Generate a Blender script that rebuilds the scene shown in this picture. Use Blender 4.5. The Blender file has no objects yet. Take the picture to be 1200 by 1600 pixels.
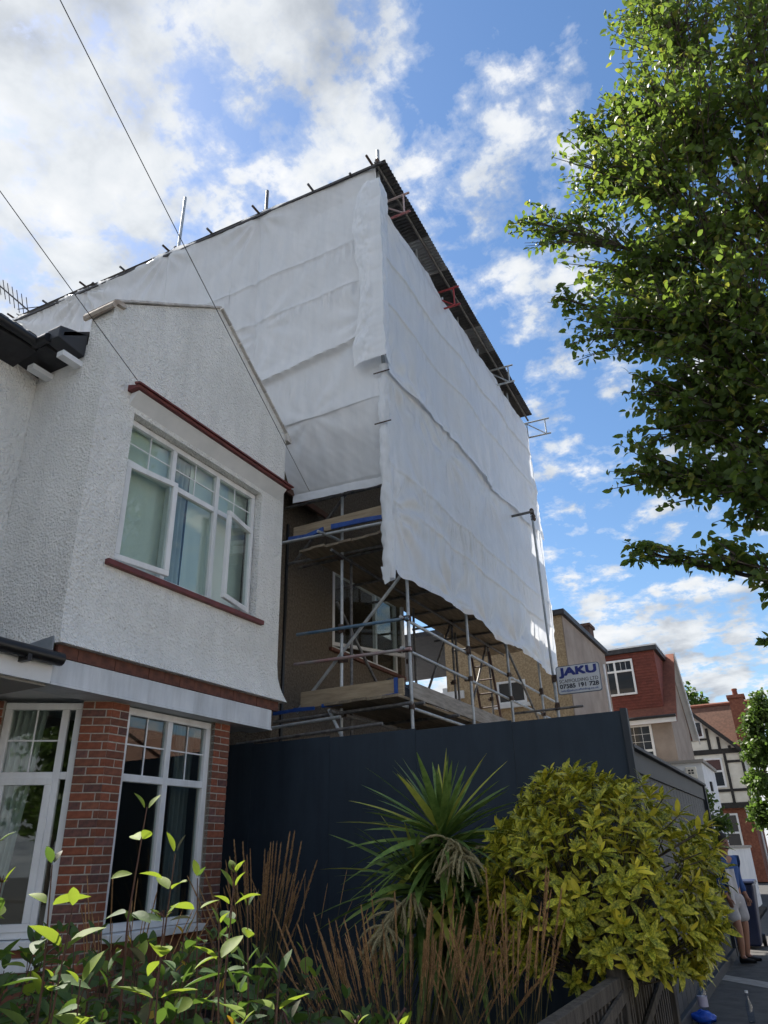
import bpy, math, random
from mathutils import Vector, Matrix, noise as mnoise
R = math.radians
rnd = random.Random(7)
scene = bpy.context.scene
COL = scene.collection
V = Vector

# ------------------------------------------------------------------ camera
cam_d = bpy.data.cameras.new('camera'); cam = bpy.data.objects.new('camera', cam_d); COL.objects.link(cam)
cam_d.sensor_fit = 'VERTICAL'; cam_d.sensor_height = 36.0; cam_d.lens = 36.0*1135.3/1600
cam_d.clip_start = 0.05; cam_d.clip_end = 2000
cam.matrix_world = Matrix(((0.88076894, 0.22177635, 0.4184033, 0), (0.47291336, -0.36627404, -0.8013715, 0),
                           (-0.02447498, 0.90369164, -0.4274838, 1.6), (0, 0, 0, 1)))
scene.camera = cam
CAM = V((0, 0, 1.6))

# ------------------------------------------------------------------ light
SUN_EL = R(50); SUN_H = V((-0.95, 0.31, 0)).normalized()
SUN = V((SUN_H.x*math.cos(SUN_EL), SUN_H.y*math.cos(SUN_EL), math.sin(SUN_EL)))
sun_d = bpy.data.lights.new('sun', 'SUN'); sun_d.energy = 4.2; sun_d.angle = R(0.6); sun_d.color = (1, .94, .85)
sun = bpy.data.objects.new('sun', sun_d); COL.objects.link(sun); sun.location = SUN*200
sun.rotation_euler = SUN.to_track_quat('Z', 'Y').to_euler()

world = bpy.data.worlds.new('World'); scene.world = world; world.use_nodes = True
nt = world.node_tree; nt.nodes.clear()
def N(tree, typ, **kw):
    n = tree.nodes.new(typ)
    for k, v in kw.items():
        if k.startswith('i_'):
            key = k[2:]; n.inputs[int(key) if key.isdigit() else key].default_value = v
        else: setattr(n, k, v)
    return n
def L(tree, a, b): tree.links.new(a, b)
def math_n(tree, op, a, b=None, clamp=False):
    n = tree.nodes.new('ShaderNodeMath'); n.operation = op; n.use_clamp = clamp
    for i, s in enumerate((a, b)):
        if s is None: continue
        if isinstance(s, (int, float)): n.inputs[i].default_value = s
        else: L(tree, s, n.inputs[i])
    return n.outputs[0]
def ramp(tree, src, stops):
    n = tree.nodes.new('ShaderNodeValToRGB'); L(tree, src, n.inputs[0])
    cr = n.color_ramp
    while len(cr.elements) < len(stops): cr.elements.new(.5)
    for e, (p, c) in zip(cr.elements, stops):
        e.position = p; e.color = c if len(c) == 4 else (*c, 1)
    return n.outputs[0]
sky = N(nt, 'ShaderNodeTexSky', sky_type='NISHITA', sun_disc=False, sun_elevation=SUN_EL,
        sun_rotation=math.atan2(SUN_H.x, SUN_H.y), air_density=1.15, dust_density=0.3, ozone_density=3.0)
tc = N(nt, 'ShaderNodeTexCoord'); sep = N(nt, 'ShaderNodeSeparateXYZ'); L(nt, tc.outputs['Generated'], sep.inputs[0])
zc = math_n(nt, 'ADD', math_n(nt, 'MAXIMUM', sep.outputs[2], 0.0), 0.22)
cx = math_n(nt, 'DIVIDE', sep.outputs[0], zc); cy = math_n(nt, 'DIVIDE', sep.outputs[1], zc)
comb = N(nt, 'ShaderNodeCombineXYZ'); L(nt, cx, comb.inputs[0]); L(nt, cy, comb.inputs[1])
def cloud_noise(scale, detail, rough, off, stretch=(1, 1, 1), rot=0):
    mp = N(nt, 'ShaderNodeMapping'); L(nt, comb.outputs[0], mp.inputs[0])
    mp.inputs['Location'].default_value = off; mp.inputs['Scale'].default_value = stretch
    mp.inputs['Rotation'].default_value = (0, 0, rot)
    n = N(nt, 'ShaderNodeTexNoise', i_Scale=scale, i_Detail=detail, i_Roughness=rough, i_Distortion=.15)
    L(nt, mp.outputs[0], n.inputs['Vector']); return n.outputs['Fac']
OFF = (3.3, 1.7, 0)
n_big = cloud_noise(1.1, 2, .5, OFF); n_puff = cloud_noise(5.6, 5, .55, (7.1, 3.2, 0))
n_fine = cloud_noise(14.0, 7, .62, OFF); n_streak = cloud_noise(2.3, 8, .6, (1.2, 5.5, 0), (1.5, .5, 1), .6)
def centred(s, k): return math_n(nt, 'MULTIPLY', math_n(nt, 'SUBTRACT', s, .5), k)
# broken cloud: thicker on the sun's side of the sky, thin streaks away from it, cumulus low down
side = math_n(nt, 'ADD', math_n(nt, 'MULTIPLY', sep.outputs[0], -0.70), math_n(nt, 'MULTIPLY', sep.outputs[1], -0.34))
side = math_n(nt, 'MINIMUM', math_n(nt, 'MAXIMUM', side, -.17), .09)
dens = math_n(nt, 'ADD', centred(n_big, .65), centred(n_puff, 1.35))
dens = math_n(nt, 'ADD', dens, centred(n_fine, 1.1)); dens = math_n(nt, 'ADD', dens, centred(n_streak, .85))
dens = math_n(nt, 'ADD', math_n(nt, 'ADD', dens, side), .485)
low = math_n(nt, 'MULTIPLY', math_n(nt, 'SUBTRACT', 0.34, sep.outputs[2], True), 1.15)
dens = math_n(nt, 'ADD', dens, low)
fac = ramp(nt, dens, [(.33, (0, 0, 0)), (.45, (.32,)*3), (.54, (.84,)*3), (.63, (1, 1, 1))])
n_shade = cloud_noise(5.6, 6, .55, (7.16, 3.10, 0))
shade = math_n(nt, 'ADD', centred(n_shade, 1.3), centred(n_big, .7)); shade = math_n(nt, 'ADD', shade, .5)
ccol = ramp(nt, shade, [(.30, (.375, .378, .382)), (.52, (.30, .315, .332)), (.80, (.16, .177, .203))])
skyc = N(nt, 'ShaderNodeVectorMath', operation='SCALE'); hs = N(nt, 'ShaderNodeHueSaturation', i_Saturation=1.12); L(nt, sky.outputs[0], hs.inputs['Color']); L(nt, hs.outputs[0], skyc.inputs[0]); skyc.inputs['Scale'].default_value = .062
mixc = N(nt, 'ShaderNodeMix', data_type='RGBA'); L(nt, fac, mixc.inputs[0]); L(nt, skyc.outputs[0], mixc.inputs[6]); L(nt, ccol, mixc.inputs[7])
bg = N(nt, 'ShaderNodeBackground', i_Strength=1.0); L(nt, mixc.outputs[2], bg.inputs[0])
wo = N(nt, 'ShaderNodeOutputWorld'); L(nt, bg.outputs[0], wo.inputs[0])

scene.view_settings.view_transform = 'Standard'; scene.view_settings.look = 'None'
scene.view_settings.exposure = 1.45; scene.view_settings.gamma = 1.0; scene.view_settings.use_curve_mapping = False
scene.cycles.adaptive_threshold = .02; scene.cycles.max_bounces = 5; scene.cycles.diffuse_bounces = 3; scene.cycles.glossy_bounces = 3; scene.cycles.transmission_bounces = 4; scene.cycles.transparent_max_bounces = 10

# ------------------------------------------------------------------ materials
MATS = {}
def M(name, c1, c2=None, scale=6.0, rough=.7, bump=0.0, bscale=40.0, bdist=.01, metal=0.0, spec=.5, detail=4, objvar=0.0,
      transl=0.0, tcol=None, stretch=None, lo=.35, hi=.65, bump2=None, grime=0.0):
    m = bpy.data.materials.new(name); m.use_nodes = True; t = m.node_tree
    b = t.nodes['Principled BSDF']; b.inputs['Roughness'].default_value = rough; b.inputs['Metallic'].default_value = metal
    b.inputs['Specular IOR Level'].default_value = spec
    tcn = N(t, 'ShaderNodeTexCoord'); vec = tcn.outputs['Object']
    if stretch:
        mp = N(t, 'ShaderNodeMapping'); L(t, vec, mp.inputs[0]); mp.inputs['Scale'].default_value = stretch; vec = mp.outputs[0]
    colour = None
    if c2 is None: b.inputs['Base Color'].default_value = (*c1, 1)
    else:
        n = N(t, 'ShaderNodeTexNoise', i_Scale=scale, i_Detail=detail, i_Roughness=.6); L(t, vec, n.inputs['Vector'])
        colour = ramp(t, n.outputs['Fac'], [(lo, c1), (hi, c2)])
    if objvar:
        oi = N(t, 'ShaderNodeObjectInfo'); h = N(t, 'ShaderNodeHueSaturation')
        if colour is None: h.inputs['Color'].default_value = (*c1, 1)
        else: L(t, colour, h.inputs['Color'])
        L(t, math_n(t, 'ADD', math_n(t, 'MULTIPLY', oi.outputs['Random'], objvar), 1-objvar*.5), h.inputs['Value'])
        colour = h.outputs[0]
    if grime and colour is not None:
        mg = N(t, 'ShaderNodeMapping'); L(t, tcn.outputs['Object'], mg.inputs[0]); mg.inputs['Scale'].default_value = (3.2, 3.2, .45)
        ng = N(t, 'ShaderNodeTexNoise', i_Scale=1.6, i_Detail=7, i_Roughness=.68); L(t, mg.outputs[0], ng.inputs['Vector'])
        gv = ramp(t, ng.outputs['Fac'], [(.34, (1-grime,)*3), (.56, (1, 1, 1))])
        mm = N(t, 'ShaderNodeMix', data_type='RGBA', blend_type='MULTIPLY'); mm.inputs[0].default_value = 1; L(t, colour, mm.inputs[6]); L(t, gv, mm.inputs[7]); colour = mm.outputs[2]
    if colour is not None: L(t, colour, b.inputs['Base Color'])
    if bump:
        nb = N(t, 'ShaderNodeTexNoise', i_Scale=bscale, i_Detail=3, i_Roughness=.55); L(t, vec, nb.inputs['Vector'])
        bp = N(t, 'ShaderNodeBump', i_Strength=bump, i_Distance=bdist); L(t, nb.outputs['Fac'], bp.inputs['Height'])
        L(t, bp.outputs[0], b.inputs['Normal'])
        if bump2:
            nb2 = N(t, 'ShaderNodeTexVoronoi', i_Scale=bump2); L(t, vec, nb2.inputs['Vector'])
            bp2 = N(t, 'ShaderNodeBump', i_Strength=bump, i_Distance=bdist); L(t, nb2.outputs['Distance'], bp2.inputs['Height'])
            L(t, bp2.outputs[0], bp.inputs['Normal'])
    if transl:
        tr = N(t, 'ShaderNodeBsdfTranslucent'); tr.inputs[0].default_value = (*(tcol or c1), 1)
        if tcol is None and colour is not None: L(t, colour, tr.inputs[0])
        ms = N(t, 'ShaderNodeMixShader', i_0=transl); L(t, b.outputs[0], ms.inputs[1]); L(t, tr.outputs[0], ms.inputs[2])
        L(t, ms.outputs[0], t.nodes['Material Output'].inputs[0])
    MATS[name] = m; return m
def glass_mat(name, tint=(.85, .9, .88), refl=.055):
    m = bpy.data.materials.new(name); m.use_nodes = True; t = m.node_tree; t.nodes.clear()
    g = N(t, 'ShaderNodeBsdfGlossy', i_Roughness=.015); g.inputs[0].default_value = (1, 1, 1, 1)
    tr = N(t, 'ShaderNodeBsdfTransparent'); tr.inputs[0].default_value = (*tint, 1)
    fr = N(t, 'ShaderNodeLayerWeight', i_Blend=.5)
    f2 = math_n(t, 'ADD', math_n(t, 'MULTIPLY', math_n(t, 'POWER', fr.outputs['Facing'], 4.0), .9), refl, True)
    ms = N(t, 'ShaderNodeMixShader'); L(t, f2, ms.inputs[0]); L(t, tr.outputs[0], ms.inputs[1]); L(t, g.outputs[0], ms.inputs[2])
    o = N(t, 'ShaderNodeOutputMaterial'); L(t, ms.outputs[0], o.inputs[0]); return m
stucco = M('stucco', (.76, .76, .73), (.88, .88, .85), scale=1.3, rough=.9, bump=.75, bscale=26, bdist=.025, bump2=38, lo=.3, hi=.7, grime=.07)
pebble = M('pebbledash', (.085, .068, .050), (.23, .185, .135), scale=26, rough=.95, bump=.9, bscale=45, bdist=.03, lo=.3, hi=.75)
tan_dash = M('tan_pebbledash', (.30, .22, .13), (.52, .40, .25), scale=18, rough=.95, bump=.5, bscale=30, bdist=.03)
grey_dash = M('grey_render', (.27, .22, .185), (.36, .30, .25), scale=1.5, rough=.95, bump=.3, bscale=25)
white_paint = M('white_paint', (.70, .72, .73), (.80, .81, .82), scale=3, rough=.5, bump=.05, bscale=20)
upvc = M('white_plastic_frame', (.78, .79, .79), (.84, .85, .85), scale=4, rough=.35, grime=.14)
beam_paint = M('grey_white_beam_paint', (.60, .64, .68), (.72, .75, .78), scale=2.2, rough=.55, bump=.1, bscale=12, grime=.22)
red_paint = M('oxblood_paint', (.11, .022, .022), (.17, .035, .032), scale=7, rough=.5, bump=.1, bscale=15)
red_course = M('red_tile_course', (.09, .036, .026), (.17, .065, .042), scale=12, rough=.8, bump=.4, bscale=30)
mortar = M('mortar', (.36, .32, .27), (.48, .44, .38), scale=20, rough=.95, bump=.4, bscale=60)
brick_a = M('orange_brick', (.22, .07, .038), (.32, .105, .055), scale=16, rough=.9, bump=.4, bscale=60, objvar=.35)
brick_b = M('brown_brick', (.15, .06, .038), (.25, .095, .055), scale=16, rough=.9, bump=.4, bscale=60, objvar=.4)
brick_c = M('purple_brick', (.10, .055, .05), (.20, .09, .07), scale=18, rough=.9, bump=.4, bscale=60, objvar=.4)
dark_tile = M('dark_roof_tile', (.025, .026, .03), (.06, .06, .065), scale=8, rough=.7, bump=.3, bscale=30, objvar=.4)
verge_tile = M('weathered_verge_tile', (.42, .40, .38), (.62, .60, .57), scale=10, rough=.9, bump=.4, bscale=25, objvar=.3)
black_plastic = M('black_gutter_plastic', (.012, .012, .014), rough=.4)
lead = M('lead_flashing', (.20, .23, .26), (.30, .33, .36), scale=6, rough=.55, bump=.15)
galv = M('galvanised_tube', (.34, .37, .39), (.50, .53, .55), scale=9, rough=.5, metal=.35, bump=.1, bscale=60, objvar=.3)
galv_dark = M('weathered_tube', (.10, .10, .105), (.22, .215, .21), scale=12, rough=.6, metal=.4, bump=.15, bscale=50, objvar=.35)
pink_tube = M('faded_pink_tube', (.42, .24, .24), (.42, .40, .40), scale=3, rough=.5, metal=.3)
blue_tube = M('faded_blue_tube', (.07, .19, .34), (.30, .36, .40), scale=3, rough=.5, metal=.3)
red_tube = M('red_painted_tube', (.40, .03, .035), (.30, .05, .05), scale=6, rough=.5)
rust = M('coupler_rust', (.06, .045, .04), (.13, .09, .07), scale=40, rough=.7, metal=.5)
plank_mat = M('scaffold_plank', (.15, .12, .085), (.27, .22, .155), scale=3, rough=.85, bump=.3, bscale=12, stretch=(6, 1, 6), objvar=.35)
plank_x = M('scaffold_toe_plank', (.24, .185, .12), (.36, .29, .195), scale=3, rough=.85, bump=.3, bscale=12, stretch=(1, 6, 9), objvar=.3)
plank_grey = M('weathered_grey_plank', (.20, .18, .155), (.34, .31, .27), scale=3, rough=.9, bump=.3, bscale=12, stretch=(6, 1, 8), objvar=.3)
tape = M('blue_tape', (.01, .05, .24), (.02, .09, .36), scale=9, rough=.35, bump=.3, bscale=30)
bin_bag = M('black_bag', (.010, .010, .013), rough=.35, bump=.6, bscale=9, bdist=.05)
corr = M('corrugated_sheet_dark', (.085, .085, .088), (.15, .15, .152), scale=2.0, rough=.5, metal=.5, stretch=(3, 1, 1), objvar=.4)
corr_l = M('corrugated_sheet_galvanised', (.28, .29, .30), (.40, .41, .42), scale=2.0, rough=.42, metal=.6, stretch=(3, 1, 1), objvar=.2)
hoard = M('navy_hoarding_paint', (.029, .042, .060), (.035, .050, .070), objvar=.12, grime=.18, scale=1.2, rough=.62, bump=.04, bscale=30, spec=.2)
hoard2 = M('slate_hoarding_paint', (.028, .034, .043), (.036, .043, .053), scale=1.2, spec=.3, rough=.6, bump=.04, bscale=30, objvar=.12)
soil = M('garden_soil', (.018, .013, .009), (.06, .045, .03), scale=14, rough=.97, bump=.8, bscale=30, bdist=.03)
asphalt = M('pavement_asphalt', (.055, .053, .050), (.095, .09, .085), scale=5, rough=.93, bump=.5, bscale=90)
road_m = M('road_asphalt', (.05, .05, .05), (.075, .075, .075), scale=3, rough=.9, bump=.4, bscale=70)
sun_conc = M('sun_strip_concrete', (.28, .26, .23), (.40, .37, .33), scale=6, rough=.92, bump=.3, bscale=50)  # pale tone of the painted sun strip, also concrete of the garden wall coping
kerb_m = M('granite_kerb', (.22, .21, .20), (.34, .33, .31), scale=25, rough=.85)
fence_m = M('weathered_fence_wood', (.045, .039, .033), (.105, .092, .077), scale=4, rough=.92, bump=.5, bscale=14, stretch=(5, 5, .8), objvar=.3)
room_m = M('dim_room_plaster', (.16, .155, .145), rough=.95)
curtain_m = M('pale_curtain', (.62, .64, .62), (.72, .74, .72), scale=3, rough=.95, transl=.3)
blind_m = M('pale_net_blind', (.80, .84, .80), (.86, .90, .86), scale=1.2, rough=.95)
terracotta = M('red_hanging_tile', (.13, .036, .026), (.20, .056, .038), scale=9, rough=.85, bump=.2, bscale=40, objvar=.3)
roof_brown = M('brown_roof_tile', (.11, .058, .04), (.17, .088, .06), scale=7, rough=.9, bump=.3, bscale=25, objvar=.25)
roof_orange = M('orange_roof_tile', (.15, .055, .036), (.22, .08, .05), scale=7, rough=.9, bump=.3, bscale=25)
far_brick = M('far_red_brick', (.16, .055, .035), (.26, .10, .06), scale=9, rough=.9, bump=.2, bscale=30)
cream = M('cream_render', (.68, .65, .56), (.78, .75, .66), scale=3, rough=.9)
timber_b = M('black_timber', (.015, .014, .013), (.03, .028, .026), scale=6, rough=.7)
white_wall = M('white_rendered_wall', (.66, .68, .70), (.78, .79, .80), scale=2, rough=.85, bump=.15, bscale=25)
dark_roof = M('dark_flat_roof_edge', (.02, .02, .024), (.05, .05, .055), scale=5, rough=.6)
dark_glass = M('dark_far_glass', (.03, .04, .05), rough=.06, spec=.9)
glass = glass_mat('window_glass')
sheet_m = M('white_scaffold_sheeting', (.80, .84, .88), (.88, .91, .94), grime=.06, scale=.8, rough=.27, transl=.30, tcol=(.88, .91, .95), bump=.20, bscale=4.0, bdist=.010, spec=.6, stretch=(7, 7, 1.6))
band_m = M('white_sheet_band', (.88, .91, .94), (.93, .95, .97), scale=6, rough=.3, transl=.12, bump=.4, bscale=14, bdist=.02)
bark = M('tree_bark', (.055, .043, .033), (.12, .10, .08), scale=18, rough=.95, bump=.6, bscale=30)
def leaf_mat(name, c1, c2, transl=.35, rough=.45, spots=None, objvar=.4, tcol=None, sscale=60):
    m = M(name, c1, c2, scale=14, rough=rough, transl=transl, objvar=objvar, tcol=tcol, spec=.28, bump=.35, bscale=40, bdist=.004)
    return m
tree_leaf = leaf_mat('tree_leaf', (.050, .085, .022), (.090, .135, .035), .42, tcol=(.20, .30, .04))
tree_leaf2 = leaf_mat('tree_leaf_yellowing', (.12, .15, .03), (.20, .20, .04), .45, tcol=(.34, .38, .05))
far_leaf = leaf_mat('far_leaf', (.035, .070, .016), (.09, .13, .03), .35, tcol=(.15, .26, .04))
far_leaf2 = leaf_mat('far_leaf_bright', (.10, .17, .03), (.16, .24, .05), .4, tcol=(.28, .40, .06))
def speck(m, sc_=55):
    for n_ in m.node_tree.nodes:
        if n_.bl_idname == 'ShaderNodeTexNoise': n_.inputs['Scale'].default_value = sc_; n_.inputs['Detail'].default_value = 2
    return m
auc_leaf = leaf_mat('spotted_leaf', (.17, .22, .025), (.72, .66, .07), .25, .35)
auc_leaf2 = leaf_mat('gold_leaf', (.66, .58, .05), (.80, .70, .09), .25, .35)
auc_leaf3 = leaf_mat('green_spotted_leaf', (.05, .09, .018), (.46, .46, .06), .25, .35)
for m_ in (auc_leaf, auc_leaf3): speck(m_)
dog_leaf = leaf_mat('dogwood_leaf', (.034, .072, .020), (.065, .115, .032), .25, .62, tcol=(.16, .28, .04))
dog_leaf_y = leaf_mat('dogwood_lime_leaf', (.11, .17, .02), (.19, .25, .035), .38, .62, tcol=(.30, .40, .04))
dog_leaf_o = leaf_mat('dogwood_yellow_leaf', (.52, .36, .03), (.55, .30, .03), .35, .5)
dog_leaf_d = leaf_mat('dogwood_dull_leaf', (.055, .065, .040), (.10, .095, .06), .15, .6)
dog_stem = M('dogwood_stem', (.07, .025, .02), (.10, .05, .03), scale=20, rough=.7)
yuc_leaf = leaf_mat('cordyline_leaf', (.10, .18, .04), (.22, .32, .08), .25, .36)
yuc_leaf2 = leaf_mat('cordyline_yellow_leaf', (.36, .40, .07), (.50, .50, .10), .25, .4)
plume_m = M('reed_plume', (.40, .22, .095), (.58, .36, .17), scale=30, rough=.95, bump=.8, bscale=90, objvar=.4)
reed_stem = M('reed_stem', (.09, .085, .03), (.17, .13, .05), scale=20, rough=.8, objvar=.3)
flower_m = M('cream_panicle', (.22, .19, .095), (.36, .31, .17), scale=70, rough=.9, bump=.9, bscale=120, bdist=.01)
sign_white = M('sign_board', (.62, .66, .72), (.70, .73, .78), scale=2, rough=.4)
sign_blue = M('sign_blue_lettering', (.012, .03, .24), rough=.5)
sign_dark = M('sign_dark_lettering', (.015, .02, .05), rough=.5)
sign_mid = M('sign_pale_blue_lettering', (.05, .12, .36), rough=.5)
sign_rim = M('sign_rim', (.10, .13, .20), rough=.5)
wire_m = M('black_cable', (.012, .012, .012), rough=.6)
bin_m = M('navy_bin_plastic', (.008, .016, .055), (.012, .022, .07), scale=5, rough=.45)
skin_m = M('skin', (.30, .15, .10), rough=.6)
shirt_m = M('blue_cotton', (.025, .07, .22), (.035, .09, .27), scale=8, rough=.9, bump=.4, bscale=14)
shorts_m = M('grey_cotton', (.34, .34, .36), (.42, .42, .44), scale=8, rough=.9, bump=.4, bscale=14)
hair_m = M('dark_hair', (.02, .014, .01), rough=.7)
shoe_m = M('black_shoe', (.012, .012, .013), rough=.6)
clear_m = glass_mat('clear_bottle_plastic', (.8, .86, .93), .06)
blue_pl = M('bright_blue_plastic', (.01, .06, .42), (.015, .09, .52), scale=8, rough=.3, bump=.5, bscale=14, bdist=.04)
aerial_m = M('aerial_metal', (.06, .06, .065), rough=.5, metal=.7)

# ------------------------------------------------------------------ mesh helpers
ORIG = {}
def o_of(p): return ORIG.get(p, V((0, 0, 0))) if p else V((0, 0, 0))
class MB:
    def __init__(s): s.v = []; s.f = []; s.smooth = False
    def poly(s, pts):
        b = len(s.v); s.v += [V(p) for p in pts]; s.f.append(tuple(range(b, b+len(pts)))); return s
    def add(s, vs, fs):
        b = len(s.v); s.v += [V(p) for p in vs]; s.f += [tuple(b+i for i in f) for f in fs]; return s
    def obox(s, o, u, n, a0, a1, b0, b1, c0, c1):
        """box in a frame: u horizontal a0..a1, n outward b0..b1, z up c0..c1 from o"""
        o, u, n = V(o), V(u), V(n); z = V((0, 0, 1)); P = []
        for c in (c0, c1):
            for (a, b) in ((a0, b0), (a1, b0), (a1, b1), (a0, b1)): P.append(o+u*a+n*b+z*c)
        F = [(0, 3, 2, 1), (4, 5, 6, 7), (0, 1, 5, 4), (1, 2, 6, 5), (2, 3, 7, 6), (3, 0, 4, 7)]
        if u.cross(n).z < 0: F = [tuple(reversed(f)) for f in F]
        return s.add(P, F)
    def box(s, x0, x1, y0, y1, z0, z1): return s.obox((0, 0, 0), (1, 0, 0), (0, 1, 0), x0, x1, y0, y1, z0, z1)
    def tube(s, p0, p1, r, n=10, r1=None, caps=True):
        p0, p1 = V(p0), V(p1); d = (p1-p0).normalized(); r1 = r if r1 is None else r1
        a = d.orthogonal().normalized(); b = d.cross(a); P = []
        for (p, rr) in ((p0, r), (p1, r1)):
            for i in range(n):
                t = 2*math.pi*i/n; P.append(p+a*math.cos(t)*rr+b*math.sin(t)*rr)
        F = [(i, (i+1) % n, n+(i+1) % n, n+i) for i in range(n)]
        if caps: F += [tuple(reversed(range(n))), tuple(range(n, 2*n))]
        s.smooth = True; return s.add(P, F)
    def path(s, pts, rads, n=6):
        pts = [V(p) for p in pts]; P = []; F = []; a = None
        for i, p in enumerate(pts):
            d = (pts[min(i+1, len(pts)-1)]-pts[max(i-1, 0)]).normalized()
            a = d.orthogonal().normalized() if a is None else (a-d*a.dot(d)).normalized()
            b = d.cross(a)
            for k in range(n):
                t = 2*math.pi*k/n; P.append(p+(a*math.cos(t)+b*math.sin(t))*rads[i])
        for i in range(len(pts)-1):
            for k in range(n): F.append((i*n+k, i*n+(k+1) % n, (i+1)*n+(k+1) % n, (i+1)*n+k))
        F += [tuple(reversed(range(n))), tuple(range((len(pts)-1)*n, len(pts)*n))]
        s.smooth = True; return s.add(P, F)
    def prism(s, pts, d):
        """extrude polygon pts by vector d"""
        pts = [V(p) for p in pts]; d = V(d); n = len(pts)
        nn = V((0, 0, 0))
        for i in range(n): nn += pts[i].cross(pts[(i+1) % n])
        if nn.dot(d) > 0: pts.reverse()
        return s.add(pts+[p+d for p in pts], [tuple(range(n)), tuple(reversed(range(n, 2*n)))] +
                     [((i+1) % n, i, n+i, n+(i+1) % n) for i in range(n)])
    def lathe(s, c, prof, n=16):
        c = V(c); P = []; F = []
        for (r, z) in prof:
            for i in range(n):
                t = 2*math.pi*i/n; P.append(c+V((r*math.cos(t), r*math.sin(t), z)))
        for j in range(len(prof)-1):
            for i in range(n): F.append((j*n+i, j*n+(i+1) % n, (j+1)*n+(i+1) % n, (j+1)*n+i))
        F += [tuple(reversed(range(n))), tuple(range((len(prof)-1)*n, len(prof)*n))]
        s.smooth = True; return s.add(P, F)
    def grid(s, fn, nu, nv):
        P = [fn(i/nu, j/nv) for j in range(nv+1) for i in range(nu+1)]
        F = [(j*(nu+1)+i, j*(nu+1)+i+1, (j+1)*(nu+1)+i+1, (j+1)*(nu+1)+i) for j in range(nv) for i in range(nu)]
        s.smooth = True; return s.add(P, F)
    def mesh(s, name, mat, off=V((0, 0, 0))):
        me = bpy.data.meshes.new(name); me.from_pydata([tuple(p-off) for p in s.v], [], s.f)
        for m in (mat if isinstance(mat, (list, tuple)) else [mat]): me.materials.append(m)
        if s.smooth:
            me.shade_smooth()
            try: me.set_sharp_from_angle(angle=R(50))
            except Exception: pass
        me.update(); return me
    def build(s, name, mat, parent=None, bevel=0, label=None, kind=None):
        o = bpy.data.objects.new(name, s.mesh(name, mat, o_of(parent))); COL.objects.link(o)
        if parent: o.parent = parent; ORIG[o] = o_of(parent)
        if bevel:
            bm = o.modifiers.new('bevel', 'BEVEL'); bm.width = bevel; bm.segments = 2; bm.limit_method = 'ANGLE'
        if label: o['label'] = label
        if kind: o['kind'] = kind
        return o
def tag(o, label, cat, group=None):
    o['label'] = label; o['category'] = cat
    if group: o['group'] = group
    return o
def thing(name, label, cat, loc=(0, 0, 0), group=None):
    o = bpy.data.objects.new(name, None); COL.objects.link(o); o.location = loc; o.empty_display_size = .1
    ORIG[o] = V(loc); return tag(o, label, cat, group)
def struct(o): o['kind'] = 'structure'; return o
def inst(name, me, parent, mat4):
    """a copy of mesh data as a part, mat4 in world space"""
    o = bpy.data.objects.new(name, me); COL.objects.link(o)
    if parent: o.parent = parent
    o.matrix_local = Matrix.Translation(-o_of(parent)) @ mat4
    ORIG[o] = mat4.translation.copy(); return o
def frame4(o, u, n, w):
    m = Matrix.Identity(4)
    for i, a in enumerate((u, n, w)):
        a = V(a)
        for r in range(3): m[r][i] = a[r]
    m.translation = V(o); return m
X, Y, Z = V((1, 0, 0)), V((0, 1, 0)), V((0, 0, 1))

# ------------------------------------------------------------------ ground
struct(MB().box(-140, 160, -120, 320, -.5, -.16).build('ground', road_m))
struct(MB().box(1.35, 9.0, -60, 200, -.155, -.12).build('road', road_m))
struct(MB().box(-1.5, 1.2, -40, 120, -.155, 0).build('pavement', asphalt))
kb = struct(MB().box(1.2, 1.35, -40, 7.9, -.155, .004).build('kerb', kerb_m)); struct(MB().box(1.2, 1.35, 7.91, 120, -.155, .004).build('kerb', kerb_m))
struct(MB().box(9.15, 11.2, -60, 120, -.155, 0).build('far_pavement', asphalt))
struct(MB().poly([(-1.5, 12.15, .004), (1.2, 9.75, .004), (1.2, 10.25, .004), (-1.5, 12.6, .004)]).build('sun_strip_concrete', sun_conc))  # band of sunlight across the pavement, painted as a paler strip
gs = MB()
def gsoil(u, v):
    x = -14+u*12.45; y = -3+v*11.1
    return V((x, y, .02+.05*mnoise.noise(V((x*2.1, y*2.1, 0)))+.02*mnoise.noise(V((x*9, y*9, 3)))))
gs.grid(gsoil, 70, 60); struct(gs.build('garden_ground', soil))
struct(MB().box(-20, -1.56, 8.25, 26, -.15, .02).build('neighbour_ground', soil))

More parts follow.
